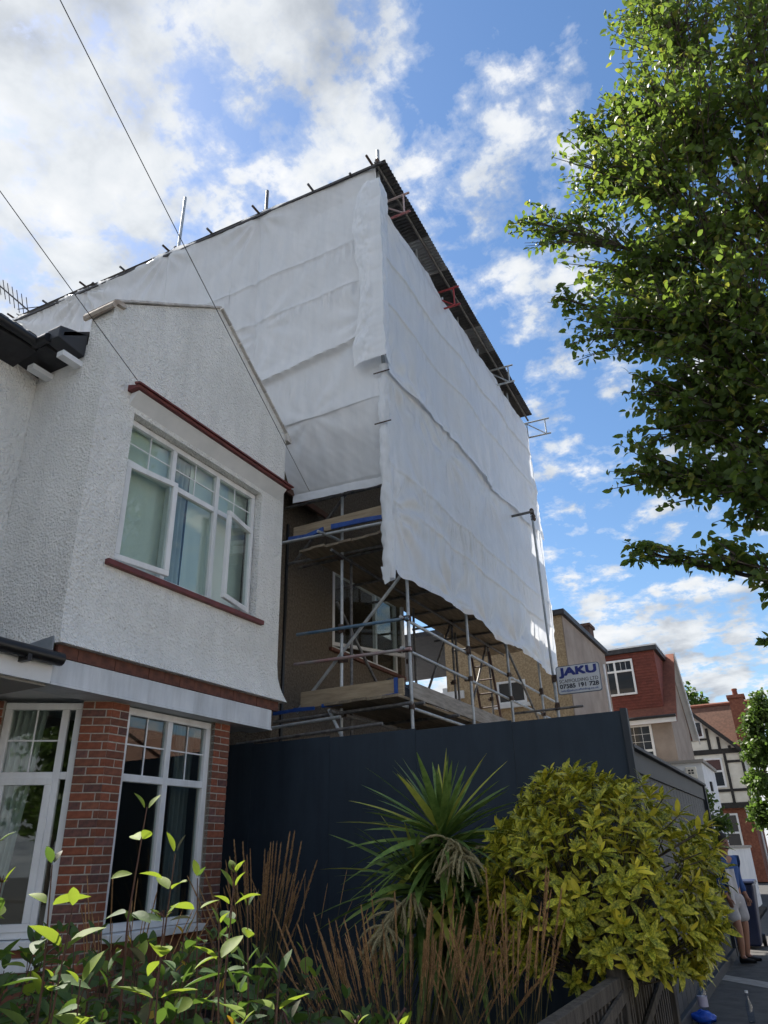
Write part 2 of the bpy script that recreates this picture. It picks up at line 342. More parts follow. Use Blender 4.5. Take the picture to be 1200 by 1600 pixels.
# ------------------------------------------------------------------ generic window
def window(parent, o, u, n, W, H, cols, transom=None, fr=.06, depth=.07, bars=(), open_sash=None, gl=None, mat=None, name='window', glassmat=None):
    """o: lower left outer corner of the frame; cols: x breaks of the mullions; frame is set so its face is at n*0"""
    mat = mat or upvc; u, n = V(u), V(n); gm = glassmat or glass
    mb = MB()
    mb.obox(o, u, n, 0, W, -depth, 0, 0, fr).obox(o, u, n, 0, W, -depth, 0, H-fr, H)
    mb.obox(o, u, n, 0, fr, -depth, 0, fr, H-fr).obox(o, u, n, W-fr, W, -depth, 0, fr, H-fr)
    for c in cols: mb.obox(o, u, n, c-fr*.5, c+fr*.5, -depth, -.001, fr, H-fr)
    xs = [0]+list(cols)+[W]
    wobj = mb.build(name, mat, parent, bevel=.006)
    for i in range(len(xs)-1):
        a0 = xs[i]+(fr if i == 0 else fr*.5); a1 = xs[i+1]-(fr if i == len(xs)-2 else fr*.5)
        lo = fr
        if transom:
            MB().obox(o, u, n, a0, a1, -depth, -.002, transom-fr*.5, transom+fr*.5).build('transom', mat, wobj, bevel=.005)
            rows = [(fr, transom-fr*.5), (transom+fr*.5, H-fr)]
        else: rows = [(fr, H-fr)]
        for j, (c0, c1) in enumerate(rows):
            oo, uu, nn = V(o), u, n
            b = 0
            if open_sash and (i, j) in open_sash:
                ang, hinge = open_sash[(i, j)]
                if hinge == 'R':
                    oo = V(o)+u*a1; uu = (-u*math.cos(ang)+n*math.sin(ang)); nn = (n*math.cos(ang)+u*math.sin(ang))
                    A0, A1 = 0, a1-a0
                else:
                    oo = V(o)+u*a0; uu = (u*math.cos(ang)+n*math.sin(ang)); nn = (n*math.cos(ang)-u*math.sin(ang)); A0, A1 = 0, a1-a0
                b = .02
            else: A0, A1 = a0, a1
            sf = .05 if ((open_sash and (i, j) in open_sash) or (gl and (i, j) in gl)) else 0
            if sf:
                sm = MB()
                sm.obox(oo, uu, nn, A0-.012, A1+.012, b-.03, b+.018, c0-.012, c0+sf).obox(oo, uu, nn, A0-.012, A1+.012, b-.03, b+.018, c1-sf, c1+.012)
                sm.obox(oo, uu, nn, A0-.012, A0+sf, b-.03, b+.018, c0+sf, c1-sf).obox(oo, uu, nn, A1-sf, A1+.012, b-.03, b+.018, c0+sf, c1-sf)
                sm.build('sash', mat, wobj, bevel=.005)
            pb = b-.012 if sf else -depth*.55
            MB().obox(oo, uu, nn, A0+sf-.004, A1-sf+.004, pb-.006, pb, c0+sf-.004, c1-sf+.004).build('pane', gm, wobj)
            if j == (1 if transom else 0) and bars and i in bars:
                gb = MB(); nb, mbars = bars[i]
                for k in range(1, nb): 
                    xx = A0+(A1-A0)*k/nb; gb.obox(oo, uu, nn, xx-.007, xx+.007, pb+.002, pb+.010, c0, c1)
                for k in range(1, mbars):
                    zz = c0+(c1-c0)*k/mbars; gb.obox(oo, uu, nn, A0, A1, pb+.003, pb+.009, zz-.007, zz+.007)
                gb.build('glazing_bar', mat, wobj)
    return wobj
def curtain(name, o, u, n, W, H, label, folds=8, amp=.03, mat=None, taper=0, cat='curtain', group=None):
    u, n = V(u), V(n)
    def fn(a, b):
        w = a*W*(1-taper*(1-b)); return V(o)+u*w+n*(amp*math.sin(a*folds*6.283+1.3*math.sin(b*2+a*5)))+Z*(b*H)
    c = MB().grid(fn, folds*8, 8).build(name, mat or curtain_m); return tag(c, label, cat, group)

# ------------------------------------------------------------------ brick pieces
BR = {}
def brick_mesh(w, mi):
    k = (round(w, 3), mi)
    if k not in BR:
        h = .065; d = .05; c = .006
        fr = [(c, 0, c), (w-c, 0, c), (w-c, 0, h-c), (c, 0, h-c)]; bk = [(0, -c, 0), (w, -c, 0), (w, -c, h), (0, -c, h)]; ba = [(0, -d, 0), (w, -d, 0), (w, -d, h), (0, -d, h)]
        mb = MB(); mb.add(fr+bk+ba, [(0, 1, 2, 3)]+[(4+i, 4+(i+1) % 4, (i+1) % 4, i) for i in range(4)]+[(8+i, 8+(i+1) % 4, 4+(i+1) % 4, 4+i) for i in range(4)])
        BR[k] = mb.mesh('brick', [brick_a, brick_b, brick_c][mi])
    return BR[k]
def brick_face(parent, o, u, n, W, z0, z1, seed=0, first=0):
    """individual bricks over a face: outer face at n*.006, recessed joints"""
    rr = random.Random(seed); u, n = V(u), V(n); c = 0; z = z0
    while z+.065 <= z1+.001:
        xs = []; a = 0.0
        pat = [.215, .1025] if (c+first) % 2 == 0 else [.1025, .215]
        i = 0
        while a < W-.03:
            w = min(pat[i % 2], W-a); 
            if W-a-w < .05: w = W-a
            xs.append((a, w)); a += w+.010; i += 1
        for (a, w) in xs:
            mi = rr.choices([0, 1, 2], [.42, .36, .22] if z > 2.2 else [.2, .5, .3])[0]
            m4 = frame4(V(o)+u*a+n*(.006+rr.uniform(-.002, .003))+Z*z, u, n, Z)
            inst('brick', brick_mesh(w, mi), parent, m4)
        z += .075; c += 1

# ------------------------------------------------------------------ white house
wh = thing('white_house', 'white roughcast house with gabled bay and red window hood', 'house', (-6.5, 5.9, 0))
X0 = -5.556; YL, YR = 4.26, 7.56; ZB = 3.38; ZE = 7.28; AY, AZ = 5.93, 8.46
wy0, wy1, wz0, wz1 = 4.74, 7.06, 4.34, 6.10
def flare(z): return .10*max(0, (3.85-z)/.47)**2.2
zs = [ZB, 3.43, 3.50, 3.58, 3.68, 3.85, wz0]
mb = MB()
for a, b in zip(zs[:-1], zs[1:]):
    fa, fb = flare(a), flare(b)
    mb.poly([(X0+fa, YL-fa*.5, a), (X0+fa, YR+fa, a), (X0+fb, YR+fb, b), (X0+fb, YL-fb*.5, b)])
    mb.poly([(X0+fa, YR+fa, a), (X0-7, YR+fa, a), (X0-7, YR+fb, b), (X0+fb, YR+fb, b)])
    mb.poly([(X0-7, YL-fa*.5, a), (X0+fa, YL-fa*.5, a), (X0+fb, YL-fb*.5, b), (X0-7, YL-fb*.5, b)])
mb.poly([(X0, YL, wz0), (X0, wy0, wz0), (X0, wy0, wz1), (X0, YL, wz1)])
mb.poly([(X0, wy1, wz0), (X0, YR, wz0), (X0, YR, wz1), (X0, wy1, wz1)])
mb.poly([(X0, YL, wz1), (X0, YR, wz1), (X0, YR, ZE), (X0, AY, AZ), (X0, YL, ZE)])
# window reveals
rv = X0-.18
mb.poly([(X0, wy0, wz0), (rv, wy0, wz0), (rv, wy0, wz1), (X0, wy0, wz1)]); mb.poly([(rv, wy1, wz0), (X0, wy1, wz0), (X0, wy1, wz1), (rv, wy1, wz1)])
mb.poly([(X0, wy0, wz1), (rv, wy0, wz1), (rv, wy1, wz1), (X0, wy1, wz1)]); mb.poly([(X0, wy1, wz0), (rv, wy1, wz0), (rv, wy0, wz0), (X0, wy0, wz0)])
mb.poly([(X0-7, YL, wz0), (X0, YL, wz0), (X0, YL, ZE), (X0-.35, YL, ZE), (X0-.35, YL, 6.85), (X0-7, YL, 6.85)])
mb.poly([(X0, YR, wz0), (X0-7, YR, wz0), (X0-7, YR, 6.9), (X0, YR, 6.9)]); mb.poly([(X0, YR, 6.9), (X0-.35, YR, 6.9), (X0-.35, YR, ZE), (X0, YR, ZE)])
mb.poly([(X0-.35, YL, 6.85), (X0-.35, YL, ZE), (X0-.35, AY, AZ), (X0-.35, YR, ZE), (X0-.35, YR, 6.85)])
mb.poly([(X0+.1, YL-.05, ZB), (X0-7, YL-.05, ZB), (X0-7, YR+.1, ZB), (X0+.1, YR+.1, ZB)])
mb.build('wall', stucco, wh)
# recessed wall
XR = -6.67
mb = MB(); mb.box(XR-6, XR, -5, YL-.002, 0, 6.95); mb.build('recessed_wall', stucco, wh)
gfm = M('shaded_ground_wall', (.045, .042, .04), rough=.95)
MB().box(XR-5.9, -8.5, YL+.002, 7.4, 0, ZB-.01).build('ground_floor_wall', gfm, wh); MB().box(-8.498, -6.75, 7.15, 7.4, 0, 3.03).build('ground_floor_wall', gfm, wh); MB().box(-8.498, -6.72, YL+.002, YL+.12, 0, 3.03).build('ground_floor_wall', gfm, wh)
# rooms behind windows (dark boxes open to the front)
def room(x0, x1, y0, y1, z0, z1, name='room'):
    m = MB(); m.poly([(x0, y0, z0), (x0, y1, z0), (x0, y1, z1), (x0, y0, z1)])
    m.poly([(x0, y0, z0), (x1, y0, z0), (x1, y1, z0), (x0, y1, z0)]); m.poly([(x0, y0, z1), (x0, y1, z1), (x1, y1, z1), (x1, y0, z1)])
    m.poly([(x0, y0, z0), (x0, y0, z1), (x1, y0, z1), (x1, y0, z0)]); m.poly([(x0, y1, z0), (x1, y1, z0), (x1, y1, z1), (x0, y1, z1)])
    return m.build(name, room_m, wh)
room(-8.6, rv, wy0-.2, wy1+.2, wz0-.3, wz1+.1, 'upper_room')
# upper window
w = window(wh, (X0-.10, wy0+.01, wz0+.01), Y, X, wy1-wy0-.02, wz1-wz0-.02, [.765, 1.545], transom=1.21, fr=.065, depth=.07,
           bars={0: (2, 2), 1: (2, 2), 2: (2, 2)}, open_sash={(0, 0): (R(8), 'L'), (2, 0): (R(13), 'R')})
MB().obox((0, 0, 0), Y, X, wy0-.10, wy1+.12, X0-.12, X0+.055, wz0-.065, wz0-.006).build('sill', red_paint, wh, bevel=.008)
# hood over the window: sloping board with moulded edge and pale soffit
hy0, hy1 = 4.60, 7.50
mb = MB(); mb.prism([(X0-.002, hy0+.05, 6.16), (X0+.13, hy0+.05, 6.30), (X0-.002, hy0+.05, 6.30)], (0, hy1-hy0-.1, 0)); mb.build('hood_soffit', white_paint, wh)
hd = MB().prism([(X0, hy0, 6.305), (X0+.17, hy0, 6.305), (X0+.18, hy0, 6.335), (X0, hy0, 6.39)], (0, hy1-hy0, 0)).build('hood', red_paint, wh, bevel=.005)
MB().prism([(X0+.12, hy0-.02, 6.35), (X0+.205, hy0-.02, 6.333), (X0+.205, hy0-.02, 6.355), (X0+.12, hy0-.02, 6.382)], (0, hy1-hy0+.04, 0)).build('moulding', red_paint, hd, bevel=.003)
tag(curtain('net_blind', (X0-.22, wy0+.0, wz0-.05), Y, X, .80, 1.9, '', 3, .012, blind_m), 'pale blind behind the first upstairs light of the white house', 'blind')
curtain('curtain', (X0-.24, wy0+.80, wz0-.05), Y, X, .36, 1.9, 'white gathered curtain behind the middle upstairs window of the white house', 5, .035)
tag(curtain('net_blind', (X0-.26, wy0+1.20, wz0-.05), Y, X, 1.12, 1.9, '', 3, .012, blind_m), 'pale blind behind the open upstairs casement of the white house', 'blind')
# verge coping tiles on the gable rakes
def rake(y0, z0, y1, z1, n, lift=.0):
    L_ = math.hypot(y1-y0, z1-z0); d = V((0, (y1-y0)/L_, (z1-z0)/L_)); up = V((0, -d.z, d.y)) if d.y > 0 else V((0, d.z, -d.y))
    t = MB(); l = L_/n; t.prism([(-.40, 0, 0), (.04, 0, 0), (.04, 0, .024), (-.40, 0, .024)], (0, l-.006, 0)); me = t.mesh('tile', verge_tile)
    for i in range(n):
        o = V((X0, y0, z0))+d*(l*i)+up*(rnd.uniform(.002, .012)); m4 = frame4(o, X, d, up); m4 = m4 @ Matrix.Rotation(R(rnd.uniform(-1, 1)), 4, 'X')
        inst('tile', me, wh, m4)
rake(YL-.02, ZE-.0, AY, AZ, 8); rake(YR+.06, ZE-.055, AY, AZ, 8)
# kneeler at the left foot of the gable
mb = MB(); 
prof = [(-.06, -.10), (-.075, -.06), (-.06, -.02), (-.01, .03), (.05, .045), (.12, .035), (.12, 0), (.0, -.02), (-.02, -.06), (-.03, -.10)]
mb.prism([(X0+.05, YL+p[0], ZE+p[1]) for p in prof], (-.47, 0, 0)); mb.build('kneeler', M('old_coping', (.34, .27, .21), (.52, .48, .43), scale=8, rough=.9, bump=.4, bscale=25), wh)
MB().prism([(X0+.045, YR-.03, ZE-.10), (X0+.045, YR+.08, ZE-.11), (X0+.045, YR+.09, ZE-.05), (X0+.045, YR-.03, ZE+.02)], (-.45, 0, 0)).build('kneeler', verge_tile, wh)
# roofs: gable roof running back, main roof
mb = MB(); ea = 6.82
mb.prism([(X0-.36, YL-.30, ea), (X0-.36, AY, AZ-.25), (X0-.36, YR+.25, ea), (X0-.36, YR+.25, ea-.05), (X0-.36, AY, AZ-.32), (X0-.36, YL-.30, ea-.05)], (-7, 0, 0))
rf = mb.build('gable_roof', dark_tile, wh)
mb = MB(); mb.prism([(XR+.34, -5, 6.84), (-10, -5, 9.0), (-13.2, -5, 6.84), (-13.2, -5, 6.79), (-10, -5, 8.95), (XR+.34, -5, 6.79)], (0, 9.0, 0)); rf2 = mb.build('main_roof', dark_tile, wh)
# eave tiles, one by one
tm = MB(); tm.prism([(0, 0, 0), (.165, 0, 0), (.165, 0, .018), (.12, 0, .035), (.04, 0, .035), (0, 0, .018)], (0, -.28, 0)); tme = tm.mesh('tile', dark_tile)
for i in range(5):   # along the return, facing -y
    x = X0-.55-i*.168; m4 = frame4((x-.165, YL-.34, ea+.005+rnd.uniform(0, .01)), X, V((0, -.82, -.57)) * -1, V((0, -.57, .82)))
    m4 = frame4((x-.165, YL-.34, ea-.02+rnd.uniform(0, .012)), X, V((0, -.82, -.57)), V((0, -.57, .82))); inst('tile', tme, rf, m4)
for i in range(24):  # main eave, facing +x
    y = YL-.36-i*.168; m4 = frame4((XR+.40, y, ea-.015+rnd.uniform(0, .014)), V((0, -1, 0)), V((.84, 0, -.54)), V((.54, 0, .84))); inst('tile', tme, rf2, m4)
MB().prism([(X0-.36, YL-.36, ea-.10), (X0-.36, YL-.36, ea+.05), (X0-.36, YL-.002, ea+.16), (X0-.36, YL-.002, ea-.14)], (-.20, 0, 0)).build('eave_end', M('dark_eave_paint', (.03, .033, .04), rough=.5), wh, bevel=.01)
MB().tube((X0-.5, YL-.37, ea-.07), (XR+.30, YL-.37, ea-.07), .055, 10).build('gutter', black_plastic, wh)
MB().tube((XR+.43, YL-.30, ea-.07), (XR+.43, -5, ea-.07), .055, 10).build('gutter', black_plastic, wh)
dfm = M('black_fascia', (.014, .015, .018), (.03, .03, .034), scale=9, rough=.7, bump=.4, bscale=20)
MB().prism([(XR+.002, -5, ea-.20), (XR+.37, -5, ea-.13), (XR+.37, -5, ea-.025), (XR+.002, -5, ea-.03)], (0, 5+YL-.32, 0)).build('eave_board', dfm, wh)
MB().prism([(X0-.58, YL-.003, ea-.16), (X0-.58, YL-.33, ea-.12), (X0-.58, YL-.33, ea-.03), (X0-.58, YL-.003, ea-.03)], (XR-X0+.58, 0, 0)).build('eave_board', dfm, wh)
for xx in (X0-.42, XR+.22): MB().box(xx-.05, xx+.05, YL-.26, YL-.002, ea-.27, ea-.205).build('rafter_foot', white_paint, wh)
# brick course and beam under the first floor
cm_ = MB(); cm_.obox((0, 0, 0), X, Y, 0, .218, 0, .05, 0, .112); cme = cm_.mesh('brick', red_course)
for i in range(15): inst('brick', cme, wh, frame4((X0-.02+rnd.uniform(-.004, .006), YL-.01+i*.222, 3.265), X*0+Y, X, Z))
MB().box(X0-.25, X0+.025, YL-.03, 7.45, 3.04, 3.262).build('beam', beam_paint, wh, bevel=.006); MB().box(X0-.30, X0+.038, YL-.03, 7.45, 3.018, 3.038).build('beam_moulding', beam_paint, wh)
MB().box(-6.9, X0-.252, YL-.03, 7.45, 3.05, 3.08).build('soffit', white_paint, wh)
# porch roof on the near side
MB().prism([(-5.50, 0, 3.30), (XR-.002, 0, 3.62), (XR-.002, 0, 3.56), (-5.50, 0, 3.24)], (0, YL-.06, 0)).build('porch_roof', dark_tile, wh)
MB().tube((-5.45, 0, 3.255), (-5.45, YL-.01, 3.225), .058, 12).build('gutter', black_plastic, wh)
for yy in (2.6, 3.9): MB().box(-5.52, -5.40, yy-.02, yy+.02, 3.14, 3.20).build('gutter_bracket', black_plastic, wh)
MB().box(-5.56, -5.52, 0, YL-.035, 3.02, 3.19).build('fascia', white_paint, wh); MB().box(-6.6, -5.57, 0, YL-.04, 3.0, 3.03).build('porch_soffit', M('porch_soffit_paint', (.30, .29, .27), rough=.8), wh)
MB().prism([(-5.53, YL-.052, 3.30), (-5.53, YL-.062, 3.44), (-5.95, YL-.062, 3.40), (-5.95, YL-.052, 3.36)], (0, -.012, 0)).build('flashing', lead, wh)
# canted bay: piers of bricks
XB = -5.66; PC = V((XB, 5.07, 0)); ca = V((-math.sin(R(52)), -math.cos(R(52)), 0)); cn = V((math.cos(R(52)), -math.sin(R(52)), 0))
def pier(pts, faces, seed):
    p = MB().prism([(a[0], a[1], .30) for a in pts], (0, 0, 2.715)).build('brick_pier', mortar, wh)
    for k, (o, u, n, W) in enumerate(faces): brick_face(p, V((o[0], o[1], 0)), u, n, W, .32, 3.01, seed+k, k)
    return p
a = PC+ca*.27; b = PC+V((0, .215, 0))
pier([PC, b, b+V((-.22, 0, 0)), a-cn*.22, a], [(a, -ca, cn, .27), (PC, Y, X, .215)], 11)
e0 = V((XB, 6.57, 0)); e1 = V((XB, 6.83, 0)); ca2 = V((-math.sin(R(52)), math.cos(R(52)), 0)); e2 = e1+ca2*.2; cn2 = V((math.cos(R(52)), math.sin(R(52)), 0))
pier([e0, e1, e2, e2-cn2*.2, e0+V((-.2, 0, 0))], [(e0, Y, X, .26), (e1, ca2, cn2, .2)], 31)
c0 = PC+ca*.98; c1 = PC+ca*1.40
pier([c0, c1, c1-cn*.2, c0-cn*.2][::-1], [(c1, -ca, cn, .42)], 51)
# bay walls under the windows, sills and the windows
low_brick = M('bay_brickwork', (.16, .06, .04), (.25, .10, .06), scale=14, rough=.95, bump=.3)  # plain red-brown brick tone for the walls below the bay windows
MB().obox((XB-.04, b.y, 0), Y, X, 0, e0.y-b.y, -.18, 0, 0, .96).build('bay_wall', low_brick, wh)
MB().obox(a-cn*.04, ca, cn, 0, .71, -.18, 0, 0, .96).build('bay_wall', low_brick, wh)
MB().obox((XB, b.y, 0), Y, X, 0, e0.y-b.y, -.14, .07, .965, 1.03).build('sill', upvc, wh, bevel=.008)
MB().obox(a, ca, cn, .0, .71, -.14, .07, .965, 1.03).build('sill', upvc, wh, bevel=.008)
MB().obox(a, ca, cn, .0, .71, -.12, .05, .80, .90).build('sill', upvc, wh, bevel=.008)
window(wh, (XB-.05, b.y+.005, 1.035), Y, X, e0.y-b.y-.01, 1.97, [.64], transom=1.31, fr=.07, bars={0: (2, 2), 1: (2, 2)})
oc = c0-cn*.05; window(wh, V((oc.x, oc.y, 1.035))-ca*.005, -ca, cn, .70, 1.97, [.545], transom=1.31, fr=.065, bars={0: (2, 2)}, gl={(0, 0): 1})
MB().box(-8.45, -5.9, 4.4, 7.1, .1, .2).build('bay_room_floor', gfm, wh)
curtain('curtain', V((c0.x, c0.y, 1.05))-cn*.16+ca*.02, -ca, cn, .40, 1.95, 'long white gathered curtain behind the angled bay window of the white house', 7, .03, taper=.45)
curtain('curtain', (XB-.32, 6.28, 1.05), Y, X, .30, 1.95, 'dim grey curtain at the edge of the front bay window by the hoarding', 5, .03, M('dim_curtain', (.16, .18, .19), rough=.95))
curtain('net_blind', (XB-.5, b.y+.1, 2.25), Y, X, .01, .01, 'x', 2, .001) if False else None

# ------------------------------------------------------------------ scaffolded house
nh = thing('pebbledash_house', 'dark brown pebbledash house under repair behind the scaffolding', 'house', (-9, 12, 0))
XN = -6.5
mb = MB(); 
ny0, ny1, nz0, nz1 = 10.40, 13.02, 4.84, 6.36; NB, NE, NT = 8.75, 13.2, 9.6
mb.poly([(XN, NB, 0), (XN, NE, 0), (XN, NE, nz0), (XN, NB, nz0)]); mb.poly([(XN, NB, nz0), (XN, ny0, nz0), (XN, ny0, nz1), (XN, NB, nz1)])
mb.poly([(XN, ny1, nz0), (XN, NE, nz0), (XN, NE, nz1), (XN, ny1, nz1)]); mb.poly([(XN, NB, nz1), (XN, NE, nz1), (XN, NE, NT), (XN, NB, NT)])
mb.poly([(XN-8, NB, 0), (XN, NB, 0), (XN, NB, NT), (XN-8, NB, NT)]); mb.poly([(XN, NE, 0), (XN-2.2, NE, 0), (XN-2.2, NE, NT), (XN, NE, NT)])
mb.poly([(XN-2.2, NE, 0), (XN-2.2, 15.4, 0), (XN-2.2, 15.4, NT), (XN-2.2, NE, NT)]); mb.poly([(XN-2.2, 15.4, 0), (XN-8, 15.4, 0), (XN-8, 15.4, NT), (XN-2.2, 15.4, NT)])
mb.poly([(XN, ny0, nz0), (XN-.2, ny0, nz0), (XN-.2, ny0, nz1), (XN, ny0, nz1)]); mb.poly([(XN-.2, ny1, nz0), (XN, ny1, nz0), (XN, ny1, nz1), (XN-.2, ny1, nz1)])
mb.poly([(XN, ny0, nz1), (XN-.2, ny0, nz1), (XN-.2, ny1, nz1), (XN, ny1, nz1)]); mb.poly([(XN, ny1, nz0), (XN-.2, ny1, nz0), (XN-.2, ny0, nz0), (XN, ny0, nz0)])
mb.build('wall', pebble, nh)
MB().prism([(XN, NB+.02, NT), (XN, 13.1, NT), (XN, 11, 11.6)], (-7.9, 0, 0)).build('roof', roof_brown, nh)
MB().box(XN-2.5, XN-2.4, ny0-.3, ny1+.3, nz0-.4, nz1+.2).build('room_wall', room_m, nh)
window(nh, (XN-.07, ny0+.01, nz0+.01), Y, X, ny1-ny0-.02, nz1-nz0-.02, [1.72], fr=.07, open_sash={(0, 0): (R(24), 'L')})
MB().obox((0, 0, 0), Y, X, ny0-.1, ny1+.1, XN-.1, XN+.06, nz0-.07, nz0-.008).build('sill', red_course, nh, bevel=.008)
MB().box(XN+.002, XN+.03, 8.95, 9.0, 0, 6.6).build('downpipe', black_plastic, nh)
MB().box(XN+.002, XN+.02, 11.35, 12.0, 6.62, 7.15).build('boarded_opening', M('dark_opening', (.012, .013, .016), rough=.5), nh)
MB().prism([(XN+.4, 8.4, 6.95), (XN-.01, 8.4, 7.25), (XN-.01, 8.4, 7.15), (XN+.4, 8.4, 6.85)], (0, 1.5, 0)).build('eave', roof_brown, nh)

# ------------------------------------------------------------------ scaffold
sc = thing('scaffold', 'galvanised tube and board scaffold round the pebbledash house', 'scaffold', (-5, 9, 0))
TR = .0242
def tube(a, b, mat=None, name='tube', r=TR): return MB().tube(a, b, r, 10).build(name, mat or galv, sc)
# couplers: a small band and a bolt, one mesh
cp = MB(); cp.tube((0, 0, -.03), (0, 0, .03), .034, 8); cp.obox((0, 0, 0), X, Y, -.014, .014, .02, .085, -.022, .022); cp.tube((-.05, .03, 0), (.05, .03, 0), .008, 6); cpm = cp.mesh('coupler', rust)
cp2 = MB(); cp2.tube((-.03, 0, 0), (.03, 0, 0), .034, 8); cp2.tube((0, -.03, .05), (0, .03, .05), .034, 8); cp2.tube((0, .035, -.05), (0, .035, .06), .008, 6); cpm2 = cp2.mesh('coupler', rust)
def coupler(p, rot=0): inst('coupler', cpm if rnd.random() < .6 else cpm2, sc, Matrix.Translation(V(p)) @ Matrix.Rotation(rot, 4, 'Z') @ Matrix.Scale(1.25, 4))
SX, SXi = -4.33, -5.45
YS = [8.95, 11.2, 13.2, 15.25]
for i, y in enumerate(YS):
    tube((SX, y, 0), (SX, y, 12.2), galv, 'standard'); tube((SXi, y, 0), (SXi+.02, y+.05, 12.0), galv if i == 0 else galv_dark, 'standard')
    for z in (3.40, 4.18, 4.62, 5.78, 6.45): 
        coupler((SX, y, z), rnd.uniform(0, 6)); coupler((SXi, y, z), rnd.uniform(0, 6))
tube((SXi-.03, 9.3, 0), (SXi-.02, 9.3, 6.0), galv_dark, 'standard')
for y in (11.9, 13.9): tube((SXi-.2, y, 0), (SXi-.2, y, 5.8), galv_dark, 'standard')
# ledgers and guard rails along the street side
for z, m in ((3.40, galv), (4.18, galv), (4.62, galv), (5.78, galv_dark), (7.9, galv), (10.2, galv)):
    tube((SX-.05, 8.80, z), (SX-.05, 16.35, z), m, 'ledger')
for z in (3.40, 5.78): tube((SXi+.05, 8.6, z), (SXi+.05, 16.2, z), galv_dark, 'ledger')
# rails and ledgers on the flank
tube((-6.19, 8.89, 4.66), (-4.30, 8.89, 4.61), blue_tube, 'guard_rail'); tube((-6.22, 8.89, 4.21), (-4.28, 8.89, 4.17), pink_tube, 'guard_rail')
tube((-7.0, 8.89, 6.88), (-4.4, 8.89, 6.79), galv_dark, 'guard_rail'); tube((-7.2, 8.72, 6.19), (-4.35, 8.70, 6.06), galv, 'ledger'); tube((-7.2, 9.0, 5.93), (-4.3, 9.0, 5.83), galv_dark, 'ledger')
tube((-6.9, 8.82, 3.38), (-4.25, 8.80, 3.42), galv_dark, 'ledger'); tube((-6.7, 8.70, 3.28), (-5.3, 8.70, 3.33), galv, 'ledger'); tube((-7.0, 8.62, 3.1), (-4.6, 8.6, 3.16), galv_dark, 'ledger')
# transoms under the boards
for y in (9.1, 10.3, 11.3, 12.4, 13.3, 14.4, 15.4):
    tube((SX+.02, y, 5.84), (SXi-.9, y, 5.84), galv_dark, 'transom')
    tube((SX+.12, y, 3.46), (SXi-.5, y, 3.46), galv_dark, 'transom')
tube((-5.62, 8.55, 6.12), (-4.9, 10.9, 5.98), galv, 'transom')
# diagonal braces
tube((-6.22, 8.98, 3.52), (-4.42, 8.98, 5.32), galv, 'brace'); tube((-6.9, 9.2, 5.6), (-5.0, 9.2, 7.5), galv_dark, 'brace')
tube((-5.5, 8.72, 3.45), (-5.25, 8.72, 3.0), galv, 'brace')
tube((SX-.05, 13.15, 5.3), (SX-.05, 16.2, 4.25), galv, 'brace') if False else tube((SX-.03, 13.22, 5.2), (SX-.03, 16.1, 3.2), galv_dark, 'brace')
tube((SXi, 11.2, 3.3), (SXi, 13.2, 5.8), galv_dark, 'brace'); tube((SXi, 13.2, 3.2), (SXi, 15.2, 5.8), galv_dark, 'brace'); tube((SXi-.1, 9.0, 5.1), (SXi-.1, 11.3, 3.2), galv_dark, 'brace')
# sheet corner standards and the flank standards that show above the sheet
tube((-4.30, 8.36, 5.35), (-4.29, 8.36, 13.52), galv, 'standard', .03)
for x, zt, lean in ((-6.88, 13.98, 0), (-9.27, 15.10, .06), (-11.78, 13.74, 0), (-14.3, 13.9, 0)):
    tube((x, 8.40, 6.9), (x+lean, 8.40, zt), galv_dark if x != -9.27 else galv, 'standard', .032)
for x in (-4.30, -6.88, -9.25, -11.78, -14.3):
    zz = 12.9+(-4.3-x)*.062
    coupler((x, 8.36, zz+.28), 0); coupler((x, 8.36, zz+.08), 2); tube((x-.07, 8.05, zz+.20), (x-.07, 8.9, zz+.20), rust, 'putlog')
for x in (-5.6, -8.05, -10.5, -13.0):
    zz = 12.9+(-4.3-x)*.062; tube((x, 8.0, zz+.05), (x, 9.2, zz+.05), galv_dark, 'putlog')
# corner pole by the sign, short prop tube and stub
tube((-4.27, 16.25, 0), (-4.30, 16.25, 11.6), galv, 'standard')
tube((-3.70, 14.10, 0), (-3.76, 14.08, 8.30), galv, 'standard'); tube((-4.45, 14.05, 8.22), (-3.70, 14.05, 8.22), galv_dark, 'putlog', .028); coupler((-3.75, 14.08, 8.20), 0); coupler((-3.74, 14.09, 8.06), 1)
tube((-4.6, 14.04, 4.05), (-3.22, 14.04, 4.05), galv_dark, 'putlog'); coupler((-3.71, 14.06, 4.07), 2); coupler((-3.71, 14.06, 4.6), 2)
# boards
pl = MB(); pl.box(-.1125, .1125, 0, 3.88, 0, .038); plm = pl.mesh('plank', plank_mat)
for z, n0 in ((3.49, 5), (5.87, 7), (7.98, 6), (10.3, 6)):  # upper lifts stay unseen, added to block light inside the sheeting
    for i in range(n0):
        for k in range(2):
            y0 = 8.62+k*3.93+rnd.uniform(-.04, .04)
            inst('plank', plm, sc, Matrix.Translation((SX-.16-i*.232-rnd.uniform(0, .006), y0, z+rnd.uniform(0, .006))) @ Matrix.Rotation(R(rnd.uniform(-.25, .25)), 4, 'Z'))
def toe(x0, x1, y0, y1, z0, z1, m): return MB().box(x0, x1, y0, y1, z0, z1).build('toe_board', m, sc, bevel=.006)
toe(-6.02, -4.36, 8.78, 8.818, 3.53, 3.76, plank_x); toe(SX-.04, SX-.002, 8.99, 12.9, 3.53, 3.75, plank_grey); toe(SX-.04, SX-.002, 12.93, 16.3, 3.53, 3.75, plank_grey)
toe(-6.25, -4.36, 8.80, 8.838, 6.22, 6.42, plank_x)
